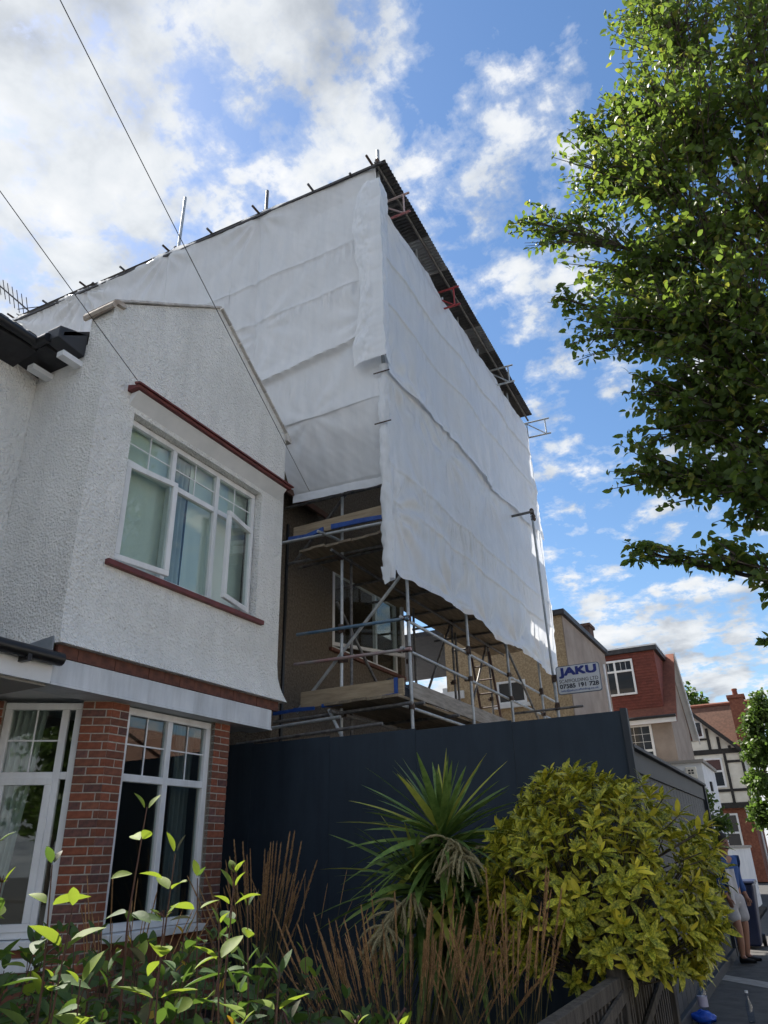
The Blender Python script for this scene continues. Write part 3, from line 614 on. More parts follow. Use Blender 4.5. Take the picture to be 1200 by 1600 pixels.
def tape_strip(pts, w=.05):
    t = MB()
    for (p, q) in zip(pts[:-1], pts[1:]):
        t.prism([V(p)-V((0, .012, 0)), V(q)-V((0, .012, 0)), V(q)+V((0, -.012, w*rnd.uniform(.8, 1.2))), V(p)+V((0, -.012, w*rnd.uniform(.8, 1.2)))], (0, -.03, 0))
    return t.build('blue_tape', tape, sc)
tape_strip([(-6.45, 8.76, 3.47), (-6.1, 8.76, 3.48), (-5.75, 8.76, 3.475)]); tape_strip([(-5.62, 8.76, 3.49), (-5.2, 8.76, 3.495), (-4.75, 8.76, 3.50), (-4.47, 8.76, 3.52)])
MB().box(-4.49, -4.44, 8.75, 8.776, 3.53, 3.77).build('blue_tape', tape, sc)
tape_strip([(-6.3, 8.78, 6.17), (-5.95, 8.78, 6.16), (-5.65, 8.78, 6.20)], .07); tape_strip([(-5.5, 8.78, 6.20), (-5.1, 8.78, 6.19), (-4.36, 8.78, 6.15)], .07)
# black rubbish sack on the lower boards
sk = MB(); 
def sack(u, v):
    t = u*6.283; p = v*3.1416; r = 1+.22*mnoise.noise(V((math.cos(t)*1.6, math.sin(t)*1.6, v*4)))
    return V((-5.05+.62*r*math.sin(p)*math.cos(t)*(1-.25*v), 10.0+.5*r*math.sin(p)*math.sin(t), 3.53+.24*(1-math.cos(p))*r*(1.0 if math.cos(t) < .2 else .75)))
sk.grid(sack, 40, 24); tag(sk.build('rubbish_sack', bin_bag), 'crumpled black sack lying on the lower scaffold boards under the window', 'sack')
# ladder inside the scaffold
ld = thing('ladder', 'dark metal ladder standing inside the scaffold below the sheeting', 'ladder', (-5.2, 14, 0))
la0, la1 = V((-5.75, 16.0, 2.2)), V((-5.75, 15.0, 5.6)); lb = V((.42, 0, 0))
ldm = M('ladder_metal', (.055, .03, .028), (.09, .05, .045), scale=10, rough=.6)
MB().tube(la0, la1, .028, 8).build('stile', ldm, ld); MB().tube(la0+lb, la1+lb, .028, 8).build('stile', ldm, ld)
for i in range(1, 12):
    p = la0.lerp(la1, i/12); MB().tube(p, p+lb, .016, 6).build('rung', ldm, ld)

# ------------------------------------------------------------------ temporary roof
tr_ = thing('temporary_roof', 'corrugated metal temporary roof on top of the scaffold', 'roof', (-6, 12, 12))
def rz(x, y): return 12.92+(-4.05-x)*.062-(y-8.2)*.095
def corr_mesh(mat, ln):
    m = MB(); nc = 12; W = .94
    def fn(u, v): return V((-v*ln, u*W, .018*math.sin(u*nc*6.283)))
    m.grid(fn, nc*6, 1); return m.mesh('roof_sheet', mat)
cmd, cml = corr_mesh(corr, 2.6), corr_mesh(corr_l, 2.6); cms = corr_mesh(corr_l, .62); cmsd = corr_mesh(corr, .62)
ys = [8.16+i*.92 for i in range(9)]
for j in range(4):
    for i, y in enumerate(ys):
        x = -4.05-j*2.5; light = i in (2, 5)
        d = V((-1, 0, .062)).normalized(); dy = V((0, 1, -.095)).normalized(); n = d.cross(dy); n = n if n.z > 0 else -n
        m4 = frame4((x, y, rz(x, y)+j*.03+(i % 2)*.012), -d, dy, n)
        inst('roof_sheet', cml if (light and j == 0) else cmd, tr_, m4)
MB().tube((-4.22, 8.1, rz(-4.22, 8.1)-.05), (-4.22, 16.6, rz(-4.22, 16.6)-.05), TR).build('purlin', galv_dark, tr_)
MB().tube((-4.75, 8.1, rz(-4.75, 8.1)-.05), (-4.75, 16.6, rz(-4.75, 16.6)-.05), TR).build('purlin', galv_dark, tr_)
MB().box(-15, -4.05, 8.12, 8.155, 12.8, 12.82) if False else None
# flank edge board under the sheets
MB().prism([(-4.1, 8.14, rz(-4.1, 8.1)-.04), (-15, 8.14, rz(-15, 8.1)-.04), (-15, 8.14, rz(-15, 8.1)-.09), (-4.1, 8.14, rz(-4.1, 8.1)-.09)], (0, .03, 0)).build('edge_board', dark_roof, tr_)
def ladder_beam(y, xe, zt, m1, m2, depth=.46):
    z0 = zt-depth; b = MB().tube((xe, y, zt), (-7.5, y, zt+.2), .022).build('beam_chord', m1, tr_); MB().tube((xe, y, z0), (-7.5, y, z0+.2), .022).build('beam_chord', m2, tr_)
    xs_ = [xe-.12-i*.5 for i in range(4)]
    for i, x in enumerate(xs_):
        zz = (xe-x)*.05; MB().tube((x, y, z0+zz), (x, y, zt+zz), .018).build('beam_web', m1, tr_)
        if i < 3: MB().tube((x, y, z0+zz) if i % 2 == 0 else (x, y, zt+zz), (xs_[i+1], y, zt+zz) if i % 2 == 0 else (xs_[i+1], y, z0+zz), .016).build('beam_web', m1, tr_)
pinkb = M('faded_pink_beam', (.45, .30, .29), (.50, .44, .42), scale=4, rough=.5, metal=.2)
ladder_beam(8.75, -3.87, 12.58, pinkb, M('faded_red_chord', (.34, .10, .10), (.42, .24, .23), scale=4, rough=.5))
ladder_beam(11.0, -3.87, 12.15, red_tube, red_tube); ladder_beam(14.15, -3.80, 12.18, galv, galv); ladder_beam(16.75, -3.69, 12.08, galv, galv)
for y in (10.2, 12.3, 15.2): MB().tube((-4.42, y, 11.7), (-4.42, y, rz(-4.4, y)-.03), .02).build('post', galv, tr_)

# ------------------------------------------------------------------ sheeting
def nz(x, y, z=0): return mnoise.noise(V((x, y, z)))
def ties(a, b, pts):
    s = 0
    for (ta, tb, amp, k, rr) in pts:
        da, db = a-ta, b-tb; r = math.hypot(da, db)
        if r < rr*3: s += amp*1.1*math.exp(-r/rr)*math.sin(math.atan2(db, da)*k+r*1.2)*min(1, r*2.2)**2
    return s
def ridge(b, zb, A, up=.16, dn=.03): return A*math.exp(-(b-zb)/up) if b > zb else A*math.exp((b-zb)/dn)
def band(b, zb, h): return math.exp(-((b-zb)/h)**2)
def crinkle(a, b, f=12.0): return 1.5*(nz(a*f, b*.9, 2.2)+.5*nz(a*f*2.1, b*1.3, 7))*max(0.15, .55+1.2*nz(a*.5, b*.3, 30))
# front (street) sheet in coordinates a = y, b = z
F_T = [(8.36, 8.45, .05, 9, .9), (8.36, 12.1, .05, 11, .9), (9.35, 8.35, .06, 8, .6), (10.6, 8.1, .05, 9, .6), (12.6, 8.2, .04, 8, .7), (8.36, 6.1, .05, 12, .8), (9.5, 6.5, .03, 10, .6),
       (10.4, 5.3, .08, 7, .6), (12.0, 5.2, .07, 6, .7), (13.6, 5.25, .09, 6, .6), (15.2, 5.3, .08, 7, .6), (16.2, 9.2, .05, 9, .7), (14.6, 11.8, .04, 9, .8), (11.2, 12.0, .04, 9, .8)]
def front_disp(a, b):
    d = .05*nz(a*.55, b*.5, 1)+.018*nz(a*1.7, b*1.6, 4)
    d += -.05*math.cos((a-8.36)/2.1*6.283)*.4
    d += ties(a, b, F_T)*.8
    for (zb, h, am) in ((6.55, .24, .046), (6.05, .16, .034), (9.6, .15, .012), (10.6, .14, .014), (7.35, .16, .012), (11.6, .2, .012)): d += am*band(b, zb, h)*crinkle(a, b)
    for zb in (6.78, 6.22, 9.75, 10.75): d += ridge(b, zb+.01*nz(a, zb), .020, .10, .02)
    d += .012*nz(a*5, b*3.2, 9)+.003*nz(a*13, b*2, 3)+.003*nz((a+b)*9, (a-b)*2, 5)
    return max(d, -.055)
def f_bottom(a): return 5.16+.10*nz(a*.9, 3, 1)+.05*math.sin(a*1.9)+.03*nz(a*4, 1, 1)-.10*max(0, 1-abs(a-15.6)/.9)
def f_top(a): return 12.22-.04*(a-8.3)-.13*abs(math.sin((a-8.3)/2.05*3.1416))**.8+.02*nz(a*3, 5)
def f_mid(a): return 8.42+.07*nz(a*.8, 8)+.05*math.sin(a*1.25+1)
FX = -4.20
fs = thing('front_sheeting', 'white plastic sheeting hanging over the street face of the scaffold', 'sheeting', (FX, 12, 5.1))
def low_fn(u, v):
    a = 8.26+u*8.06+(0.06*math.sin(v*9)+.10*(1-v))*(u**14); z0 = f_bottom(a); z1 = 8.75
    b = z0+(z1-z0)*v; hem = .02 if v < .03 else 0
    return V((FX+front_disp(a, b)+.05*math.exp(-(b-z0)/.25)*nz(a*2.6, 4)+hem, a, b))
MB().grid(low_fn, 380, 150).build('lower_sheet', sheet_m, fs)
def up_fn(u, v):
    a = 8.26+u*(8.06+.08*math.sin(v*7)*(u**10)); z0 = f_mid(a); z1 = f_top(a); b = z0+(z1-z0)*v
    pout = (.015+.06*max(0, nz(a*1.1+4, 2.2)+.25))*math.exp(-(b-z0)/.16)
    return V((FX+.035+front_disp(a, b)+pout-.10*(v**6), a, b))
MB().grid(up_fn, 380, 150).build('upper_sheet', sheet_m, fs)
# flank sheet in coordinates a = x, b = z
PO = [-4.3, -6.88, -9.27, -11.78, -14.3, -16.8]
K_T = [(-4.4, 9.6, .04, 9, .8), (-6.88, 9.0, .03, 8, .5), (-6.88, 13.0, .04, 12, .9), (-9.27, 13.2, .05, 12, .9), (-11.78, 13.3, .09, 13, .8), (-14.3, 13.5, .10, 13, .8), (-5.6, 8.0, .03, 9, .6), (-6.7, 10.2, .035, 10, .6)]
def flank_disp(a, b):
    d = .05*nz(a*.5, b*.5, 11)+.02*nz(a*1.6, b*1.5, 14)
    k = min(abs(a-p) for p in PO); d += -.06*math.exp(-k/.10)-.02*k
    d += ties(a, b, K_T)*.8
    for (zb, h, am) in ((11.2, .17, .052), (10.25, .15, .046), (9.6, .14, .018), (8.6, .2, .026), (12.4, .2, .014)): d += am*band(b, zb+.05*nz(a, zb), h)*crinkle(a, b, 11)
    for zb in (11.35, 10.4): d += ridge(b, zb+.02*nz(a*.8, zb), .022, .10, .02)
    d += ridge(b, 9.05+.12*(a+5.7)+.03*nz(a*2, 1), .10*max(0, min(1, (a+7.4)/.8)), .22, .03)
    d += .012*nz(a*5, b*3, 19)+.003*nz(a*13, b*2, 8)+.005*nz((a+b)*9, (a-b)*2, 5)
    if a < -11: d += .03*nz(a*6, b*2.4, 4)+.02*nz(a*13, b*5, 2)
    return d
def k_top(a): return 12.98+(-4.3-a)*.062-.16*max(0, math.sin(((a+4.3)/-2.5 % 1)*3.1416))*.6+.015*nz(a*4, 2)
ks = thing('flank_sheeting', 'white plastic sheeting over the scaffold flank above the white gable', 'sheeting', (-9, 8.3, 7))
def k_fn(u, v):
    a = -4.28-u*12.54; z0 = 7.98 if a > -7.5 else 7.0; z1 = k_top(a); b = z0+(z1-z0)*v
    return V((a, 8.20-flank_disp(a, b)-.08*max(0, v-.9)*8, b))
MB().grid(k_fn, 520, 170).build('main_sheet', sheet_m, ks)
# lower skirt of the flank sheet: folds inwards
def sk_fn(u, v):
    a = -4.26-u*(1.86+.20*v); b = 6.66+.10*u+(8.02-6.66)*v+.02*nz(a*3, 2)
    return V((a, 8.205+.40*(1-v)-flank_disp(a, b)*.9-.02*math.sin(v*3.1)+.012*(1 if v < .10 else 0), b))
MB().grid(sk_fn, 110, 70).build('skirt', sheet_m, ks)
MB().grid(lambda u, v: V((-4.28-u*1.84, 8.575+.01*nz(u*20, v*3), 6.63+.10*u+.14*v+.02*nz(u*6, 1))), 50, 4).build('hem', sheet_m, ks)
# reinforced seam bands, following the sheet
def f_band(zb, a0, a1, w=.05, wob=.05, up=False):
    n_ = int((a1-a0)*40)
    def fn(u, v):
        a = a0+(a1-a0)*u; b = zb+wob*nz(a*.6, zb)+w*(v-.5); return V((FX+(.035 if up else 0)+front_disp(a, b)+.004, a, b))
    MB().grid(fn, n_, 2).build('seam_band', sheet_m, fs)
for zb, w_ in ((6.22, .04), (6.80, .05)): f_band(zb, 8.3, 16.1, w_, .015)
for zb, w_ in ((9.75, .035), (10.75, .04)): f_band(zb, 8.3, 16.1, w_, .015, up=True)
def k_band(zb, a0, a1, w=.05, wob=.06, slope=0.0):
    n_ = int(abs(a1-a0)*40)
    def fn(u, v):
        a = a0+(a1-a0)*u; b = zb+wob*nz(a*.6, zb)+slope*(a+4.3)+w*(v-.5); return V((a, 8.196-flank_disp(a, b), b))
    MB().grid(fn, n_, 2).build('seam_band', sheet_m, ks)
for zb, w_ in ((11.38, .045), (10.42, .04)): k_band(zb, -4.4, -16.5, w_, .02)
# corner wrap: loose strip folded round the corner pole, upper half
def wrap_fn(u, v):
    b = 8.55+v*3.85; w = .36+.07*math.sin(v*9+1)+.05*nz(v*8, 3)
    t = u*2-1
    r = .12+.09*nz(v*7, u*3)+.06*nz(v*19, u*6, 3)+.03*nz(v*45, u*9, 4)
    cr = .035*nz(v*14, u*4)+.012*nz(v*40, u*12, 2)
    if t < 0: p = V((-4.27+t*w, 8.10-.05*(1+t)-r*.4*math.sin((1+t)*3)+cr, b))
    else: p = V((-4.20+.06*(1-t)+r*.25+cr*.6, 8.05+t*(.30+.1*v), b))
    if v > .86: p += V((.0, .0, 0))*(v-.86)+V((0, .10*(v-.86)*(1 if t > 0 else 0), -.9*(v-.86)*abs(t)**1.5))
    return p
MB().grid(wrap_fn, 60, 170).build('corner_wrap', sheet_m, fs)
def wrap2(u, v):
    b = 5.0+v*3.55; t = u*6.283; r = .066+.022*nz(v*11, math.cos(t), math.sin(t))+.016*nz(v*34, math.cos(t)*2, math.sin(t)*2)
    pin = min(abs(b-8.35), abs(b-7.45), abs(b-6.5)); r *= (1-.35*math.exp(-pin/.06))
    return V((-4.28+r*math.cos(t)*1.25, 8.30+r*math.sin(t)*1.1, b))
MB().grid(wrap2, 26, 120).build('pole_wrap', sheet_m, fs)
for z in (8.38, 7.46): MB().tube((-4.40, 8.20, z), (-4.14, 8.24, z+.02), .011, 6).build('tie', rust, fs)
MB().prism([(-4.36, 8.21, 5.17), (-4.22, 8.21, 5.15), (-4.23, 8.20, 4.93), (-4.30, 8.20, 4.90)], (0, .012, 0)).build('loose_strip', sheet_m, fs)

# ------------------------------------------------------------------ sign on the scaffold
sg = thing('scaffolder_sign', 'white board with blue lettering and phone number on corner scaffold pole', 'sign', (-3.22, 14.0, 4.5))
def rrect(o, W, H, r, n=5):
    pts = []
    for (cx_, cz_, a0) in ((W-r, H-r, 0), (r, H-r, 90), (r, r, 180), (W-r, r, 270)):
        for k in range(n+1):
            t = R(a0+90*k/n); pts.append(V(o)+V((cx_+r*math.cos(t), 0, cz_+r*math.sin(t))))
    return pts
SK = .865; so = V((-3.655, 14.02, 4.295)); SW, SH = .97*SK, .625*SK
MB().prism(rrect(so, SW, SH, .05), (0, .02, 0)).build('rim', sign_rim, sg)
MB().prism(rrect(so+V((.014, -.004, .014)), SW-.028, SH-.028, .045), (0, .012, 0)).build('board', sign_white, sg)
def text(body, width, height, x, z, mat, parent, y=14.012, bold=0.0, name='lettering'):
    width *= SK; height *= SK; z = so.z+(z-so.z)*SK
    cu = bpy.data.curves.new('t', 'FONT'); cu.body = body; cu.align_x = 'CENTER'; cu.size = 1; cu.extrude = .002
    ob = bpy.data.objects.new('t', cu); COL.objects.link(ob)
    dg = bpy.context.evaluated_depsgraph_get(); me = bpy.data.meshes.new_from_object(ob.evaluated_get(dg))
    bpy.data.objects.remove(ob); bpy.data.curves.remove(cu)
    base_v = [tuple(v.co) for v in me.vertices]; base_f = [tuple(p.vertices) for p in me.polygons]; sh = [(0, 0)] + ([(bold, 0), (0, bold), (bold, bold)] if bold else [])
    av = []; af = []
    for k, (dx, dy) in enumerate(sh):
        b0 = len(av); av += [(p[0]+dx, p[1]+dy, p[2]+k*.0006) for p in base_v]; af += [tuple(b0+i for i in f) for f in base_f]
    me = bpy.data.meshes.new(name); me.from_pydata(av, [], af)
    xs_ = [v.co.x for v in me.vertices]; ys_ = [v.co.y for v in me.vertices]
    sx = width/(max(xs_)-min(xs_)); sy = height/(max(ys_)-min(ys_)); mx = (max(xs_)+min(xs_))/2; my = min(ys_)
    og = o_of(parent)
    for v in me.vertices:
        a_, b_, c_ = v.co; v.co = V((x+(a_-mx)*sx, y-c_*.5, z+(b_-my)*sy))-og
    me.materials.clear(); me.materials.append(mat)
    o = bpy.data.objects.new(name, me); COL.objects.link(o); o.parent = parent; return o
cxs = so.x+SW/2
text('JAKU', .84, .235, cxs, so.z+.350, sign_blue, sg, bold=.09); text('SCAFFOLDING LTD', .86, .075, cxs, so.z+.245, sign_dark, sg, bold=.0)
text('07585 191 728', .86, .095, cxs, so.z+.125, sign_dark, sg, bold=.045); text('info@jakuscaffolding.co.uk', .82, .06, cxs, so.z+.040, sign_mid, sg, bold=.02)

# ------------------------------------------------------------------ hoarding
hf = thing('hoarding', 'tall dark navy site hoarding facing the white house garden', 'hoarding', (-4, 8.2, 0))
for i in range(5):
    x1 = -1.50-i*1.22; MB().box(x1-1.215, x1, 8.195+(i % 2)*.003, 8.22+(i % 2)*.003, .03, 2.94+i*.022).build('panel', hoard, hf)
MB().box(-1.497, -1.43, 8.16, 8.25, 0, 2.96).build('corner_post', hoard2, hf, bevel=.004)
hs = thing('side_hoarding', 'slate grey boarded hoarding along the pavement edge', 'hoarding', (-1.5, 11, 0))
n = 22; bw = (14.6-8.26)/n
for i in range(n): MB().box(-1.53+rnd.uniform(-.002, .002), -1.507, 8.26+i*bw+.006, 8.26+(i+1)*bw-.006, .12, 2.34).build('board', hoard2, hs)
MB().box(-1.545, -1.532, 8.26, 14.6, .1, 2.3).build('backing', M('hoarding_gap', (.006, .007, .008), rough=.9), hs)
MB().box(-1.535, -1.480, 8.255, 14.62, 2.342, 2.56).build('top_rail', hoard2, hs, bevel=.004); MB().box(-1.56, -1.42, 8.255, 14.62, 2.562, 2.60).build('coping', hoard2, hs, bevel=.004)
MB().box(-1.535, -1.46, 8.255, 14.6, 0, .118).build('skirting', hoard2, hs, bevel=.004)
MB().box(-1.56, -1.45, 14.62, 14.74, 0, 2.62).build('end_post', hoard2, hs, bevel=.004)
pk = MB().box(-1.72, -1.58, 11.6, 12.1, 2.60, 2.66); tag(pk.build('white_packet', white_paint, None, bevel=.01), 'small white packet lying on top of the side hoarding', 'packet')

# ------------------------------------------------------------------ picket fence
ft = thing('picket_fence', 'low weathered grey timber picket fence in front of the golden bush', 'fence', (-1.5, 5, 0))
def fpost(y, h):
    p = MB().box(-1.475, -1.365, y-.055, y+.055, 0, h).build('post', fence_m, ft, bevel=.006)
    MB().box(-1.505, -1.335, y-.085, y+.085, h, h+.03).build('post_cap', fence_m, p, bevel=.006)
    MB().prism([(-1.49, y-.07, h+.03), (-1.35, y-.07, h+.03), (-1.39, y-.03, h+.05), (-1.45, y-.03, h+.05)], (0, .14, 0)).build('post_cap', fence_m, p, bevel=.005)
fpost(6.05, .90); fpost(2.7, .90); fpost(7.95, .85)
for (y0, y1) in ((2.76, 5.99), (6.11, 7.89)):
    MB().prism([(-1.46, y0, .71), (-1.38, y0, .71), (-1.38, y0, .80), (-1.46, y0, .80)], (0, y1-y0, 0)).build('rail', fence_m, ft, bevel=.006)
    MB().prism([(-1.46, y0, .2), (-1.42, y0, .2), (-1.42, y0, .28), (-1.46, y0, .28)], (0, y1-y0, 0)).build('rail', fence_m, ft, bevel=.006)
    MB().prism([(-1.378, y0+.02, .30), (-1.355, y0+.02, .30), (-1.355, y0+.02, .37), (-1.378, y0+.02, .37)], (0, y1-y0-.04, .36)).build('brace', fence_m, ft)
    k = int((y1-y0)/.10)
    pkm = MB().box(-.012, .012, -.022, .022, 0, .645); pkme = pkm.mesh('picket', fence_m)
    for i in range(k): inst('picket', pkme, ft, Matrix.Translation((-1.405+rnd.uniform(-.004, .004), y0+.07+i*.10, .06)) @ Matrix.Rotation(R(rnd.uniform(-1.2, 1.2)), 4, 'X'))

# ------------------------------------------------------------------ leaves
def leaf_mesh(name, mat, Ln, W, fold=.25, droop=.25, seg=5, shape=1.0, wave=0.0):
    """blade along +Y, normal +Z"""
    mb = MB(); P = []; F = []
    for i in range(seg+1):
        t = i/seg; w = W*.5*(math.sin(math.pi*min(1, t**shape)))**.8 if 0 < t < 1 else (.0 if t == 1 else W*.06)
        y = Ln*t*(1-.12*droop*t); z = -droop*Ln*t*t
        P += [(-w, y, z+fold*w+wave*math.sin(t*9)*W), (0, y, z), (w, y, z+fold*w-wave*math.sin(t*8)*W)]
    for i in range(seg):
        a = i*3; F += [(a, a+1, a+4, a+3), (a+1, a+2, a+5, a+4)]
    mb.add(P, F); mb.smooth = True; return mb.mesh(name, mat)
def merge(name, items, parent, mats):
    """join many leaf copies into one part"""
    vs = []; fs = []; mi = []
    cache = {}
    for (me, m4) in items:
        if me not in cache: cache[me] = ([v.co.copy() for v in me.vertices], [tuple(p.vertices) for p in me.polygons], mats.index(me.materials[0]))
        cv, cf, k = cache[me]; b = len(vs); vs += [m4 @ c for c in cv]; fs += [tuple(b+i for i in f) for f in cf]; mi += [k]*len(cf)
    og = o_of(parent); me = bpy.data.meshes.new(name); me.from_pydata([tuple(v-og) for v in vs], [], fs)
    for m in mats: me.materials.append(m)
    me.polygons.foreach_set('material_index', mi); me.shade_smooth(); me.update()
    o = bpy.data.objects.new(name, me); COL.objects.link(o); o.parent = parent; o['kind'] = 'stuff'; return o
CAMI = cam.matrix_world.inverted()
def pix(p):
    c = CAMI @ p
    if c.z > -.1: return None
    return (.5+c.x/-c.z*1135.3/1200, .5-c.y/-c.z*1135.3/1600, -c.z)
def leafy(parent, items, mats, keep=300, name='leaf', rest='foliage'):
    """the ones that show largest and nearest become parts, the rest one mass"""
    sc_ = []
    for it in items:
        q = pix(it[1].translation); d = (it[1].translation-CAM).length
        sc_.append((d if q and -.03 < q[0] < 1.03 and -.03 < q[1] < 1.03 else d+1000))
    order = sorted(range(len(items)), key=lambda i: sc_[i])
    near = order[:keep]; far = order[keep:]
    for i in near: inst(name, items[i][0], parent, items[i][1])
    if far: merge(rest, [items[i] for i in far], parent, mats)
def aim(p, d, roll, s=1.0, up=None):
    """matrix with +Y along d"""
    d = V(d).normalized(); up = V(up or Z); x = d.cross(up)
    if x.length < 1e-3: x = d.orthogonal()
    x.normalize(); z = x.cross(d)
    m = frame4(p, x*s, d*s, z*s); return m @ Matrix.Rotation(roll, 4, 'Y')

# golden spotted shrub
bu = thing('golden_shrub', 'large rounded shrub with glossy yellow and green leaves by the hoarding', 'shrub', (-1.85, 6.6, 0))
am = [leaf_mesh('leaf', m, l, w_, .3, dr, 5, 1.05) for (m, l, w_, dr) in ((auc_leaf, .150, .050, .25), (auc_leaf2, .130, .042, .12), (auc_leaf3, .155, .054, .35), (auc_leaf, .13, .046, .4))]
items = []; rb = random.Random(5)
BC = V((-1.66, 6.72, 1.27)); BRD = V((.90, .90, .93))
stems = MB(); nsh = 0
while nsh < 760:
    d = V((rb.gauss(0, 1), rb.gauss(0, 1), rb.gauss(.1, 1))).normalized()
    if d.z < -.62: continue
    bump_ = 1+.18*mnoise.noise(d*2.3)+.10*mnoise.noise(d*5)
    rr = (rb.uniform(.90, 1.02) if rb.random() < .84 else rb.uniform(.55, .88))*bump_
    p = BC+V((d.x*BRD.x, d.y*BRD.y, d.z*BRD.z))*rr
    if p.y > 8.1 or p.z < .25: continue
    if p.x > -1.38 and p.y > 7.4: continue
    nsh += 1
    tip = (d*.8+V((rb.uniform(-.3, .3), rb.uniform(-.3, .3), .55))).normalized()
    if rb.random() < .22: stems.tube(BC+V((0, 0, -.5))+(p-BC)*.25, p, .009, 5, .004, caps=False)
    k = rb.randint(6, 9); top = rb.random() < (.55 if d.z > .1 else .25)
    for i in range(k):
        az = i*2.4+rb.uniform(-.3, .3); el = R(70-60*(i/k)+rb.uniform(-10, 10))
        a_ = tip.orthogonal().normalized(); b_ = tip.cross(a_)
        dd = (a_*math.cos(az)+b_*math.sin(az))*math.cos(el)+tip*math.sin(el); dd.z -= .12*(i/k)
        mi = 1 if (top and i > k-4) or rb.random() < .12 else rb.choice([0, 0, 2, 3])
        if i > k*.6 and top: mi = 1 if rb.random() < .6 else 0
        items.append((am[mi], aim(p-tip*.05*(i/k), dd, rb.uniform(-.4, .4), rb.uniform(.62, 1.15)*(.72 if i < 2 else 1), tip)))
for (x_, y_, z_) in ((-.72, 6.35, 1.70), (-.66, 6.35, 1.74), (-.85, 6.4, 1.83), (-.62, 6.3, 1.60), (-.70, 6.3, 1.52), (-.95, 6.4, 1.95)):
    p = V((x_, y_, z_)); tip = V((.75, -.2, .5)).normalized(); a_ = tip.orthogonal().normalized(); b_ = tip.cross(a_); stems.tube(BC, p, .008, 5, .004, caps=False)
    for i in range(8):
        az = i*2.4; el = R(65-60*i/8); dd = (a_*math.cos(az)+b_*math.sin(az))*math.cos(el)+tip*math.sin(el); items.append((am[rb.choice([0, 1, 2])], aim(p-tip*.04*i/8, dd, rb.uniform(-.5, .5), rb.uniform(.8, 1.1))))
for i in range(7): stems.tube(V((-1.85+rb.uniform(-.12, .12), 6.6+rb.uniform(-.12, .12), 0)), BC+V((rb.uniform(-.5, .5), rb.uniform(-.5, .4), rb.uniform(-.2, .5))), .02, 6, .01, caps=False)
stems.build('branches', bark, bu, kind='stuff')
leafy(bu, items, [auc_leaf, auc_leaf2, auc_leaf3])

# cordyline
yu = thing('cordyline', 'spiky green cordyline with sword leaves and drooping cream flowers', 'plant', (-2.95, 6.6, 0))
MB().path([(-3.02, 6.62, 0), (-3.0, 6.62, .7), (-2.96, 6.6, 1.3), (-2.93, 6.6, 1.72)], [.07, .06, .055, .05], 8).build('trunk', bark, yu)
ry = random.Random(9)
def blade(o, d, Ln, W, droop, mat, parent):
    d = V(d).normalized(); side = d.cross(Z).normalized() if abs(d.z) < .98 else X; mb = MB(); P = []; F = []; S = 9
    p = V(o); cur = d.copy(); up = side.cross(d)
    tw = ry.uniform(-.6, .6)
    for i in range(S+1):
        t = i/S; w = W*.5*(min(1, .45+t*2.2))*(1-t**3.0)+.001
        s2 = (side*math.cos(tw)+up*math.sin(tw)); nrm = s2.cross(cur)
        P += [p-s2*w+nrm*w*.35, p.copy(), p+s2*w+nrm*w*.35]
        cur = (cur+V((0, 0, -droop/S))).normalized(); p = p+cur*(Ln/S)
    for i in range(S): a_ = i*3; F += [(a_, a_+1, a_+4, a_+3), (a_+1, a_+2, a_+5, a_+4)]
    mb.add(P, F); mb.smooth = True; mb.build('leaf', mat, parent)
def rosette(c, n_, Ln, lo_el, hi_el, side_bias=None):
    for i in range(n_):
        t = i/n_; az = i*2.39996+ry.uniform(-.2, .2); el = R(hi_el+(lo_el-hi_el)*t**.72+ry.uniform(-8, 8))
        d = V((math.cos(az)*math.cos(el), math.sin(az)*math.cos(el), math.sin(el)))
        m = yuc_leaf2 if ry.random() < .16 else yuc_leaf
        blade(V(c)+V((0, 0, -.22*t)), d, Ln*ry.uniform(.75, 1.08)*(.72 if t < .15 else 1), ry.uniform(.054, .078), .15+.75*t*ry.uniform(.5, 1.2), m, yu)
rosette((-2.92, 6.58, 1.80), 130, .95, -30, 86); rosette((-3.15, 6.50, 1.42), 80, .92, -45, 70); rosette((-2.72, 6.62, 1.35), 54, .90, -55, 40); rosette((-2.98, 6.45, 1.14), 44, .74, -62, 30)
def panicle(c, d, n_, Ln, spread):
    mb = MB(); c = V(c); d = V(d).normalized()
    mb.path([c, c+d*.15, c+d*.3+V((0, 0, -.04)), c+d*.42+V((0, 0, -.14))], [.012, .01, .008, .005], 6)
    for i in range(n_):
        t = ry.uniform(.1, 1); p = c+d*.42*t+V((0, 0, -.14*t*t)); q = V((ry.gauss(0, spread), ry.gauss(0, spread), ry.uniform(-.5, .35))).normalized()
        pts = [p]; cur = (q+d*.4).normalized()
        for k in range(5): cur = (cur+V((0, 0, -.28))).normalized(); pts.append(pts[-1]+cur*Ln/5*ry.uniform(.8, 1.1))
        mb.path(pts, [.005, .009, .011, .010, .008, .004], 6)
        for k in range(34):
            s = ry.random()*4.99; a_ = pts[int(s)].lerp(pts[int(s)+1], s % 1); o_ = V((ry.gauss(0, 1), ry.gauss(0, 1), ry.gauss(0, 1))).normalized()
            e = a_+o_*.019; u_ = o_.orthogonal().normalized()*.007; v_ = o_.cross(u_)
            mb.add([a_+o_*.008+u_, a_+o_*.008-u_*.5+v_, a_+o_*.008-u_*.5-v_, e], [(0, 1, 3), (1, 2, 3), (2, 0, 3)])
    mb.build('flower_panicle', flower_m, yu)
panicle((-2.78, 6.30, 1.72), (.45, -.45, -.05), 34, .32, .5); panicle((-2.98, 6.12, 1.32), (-.2, -.55, -.2), 44, .26, .8); panicle((-2.62, 6.60, 1.66), (.8, .0, -.1), 18, .30, .5)

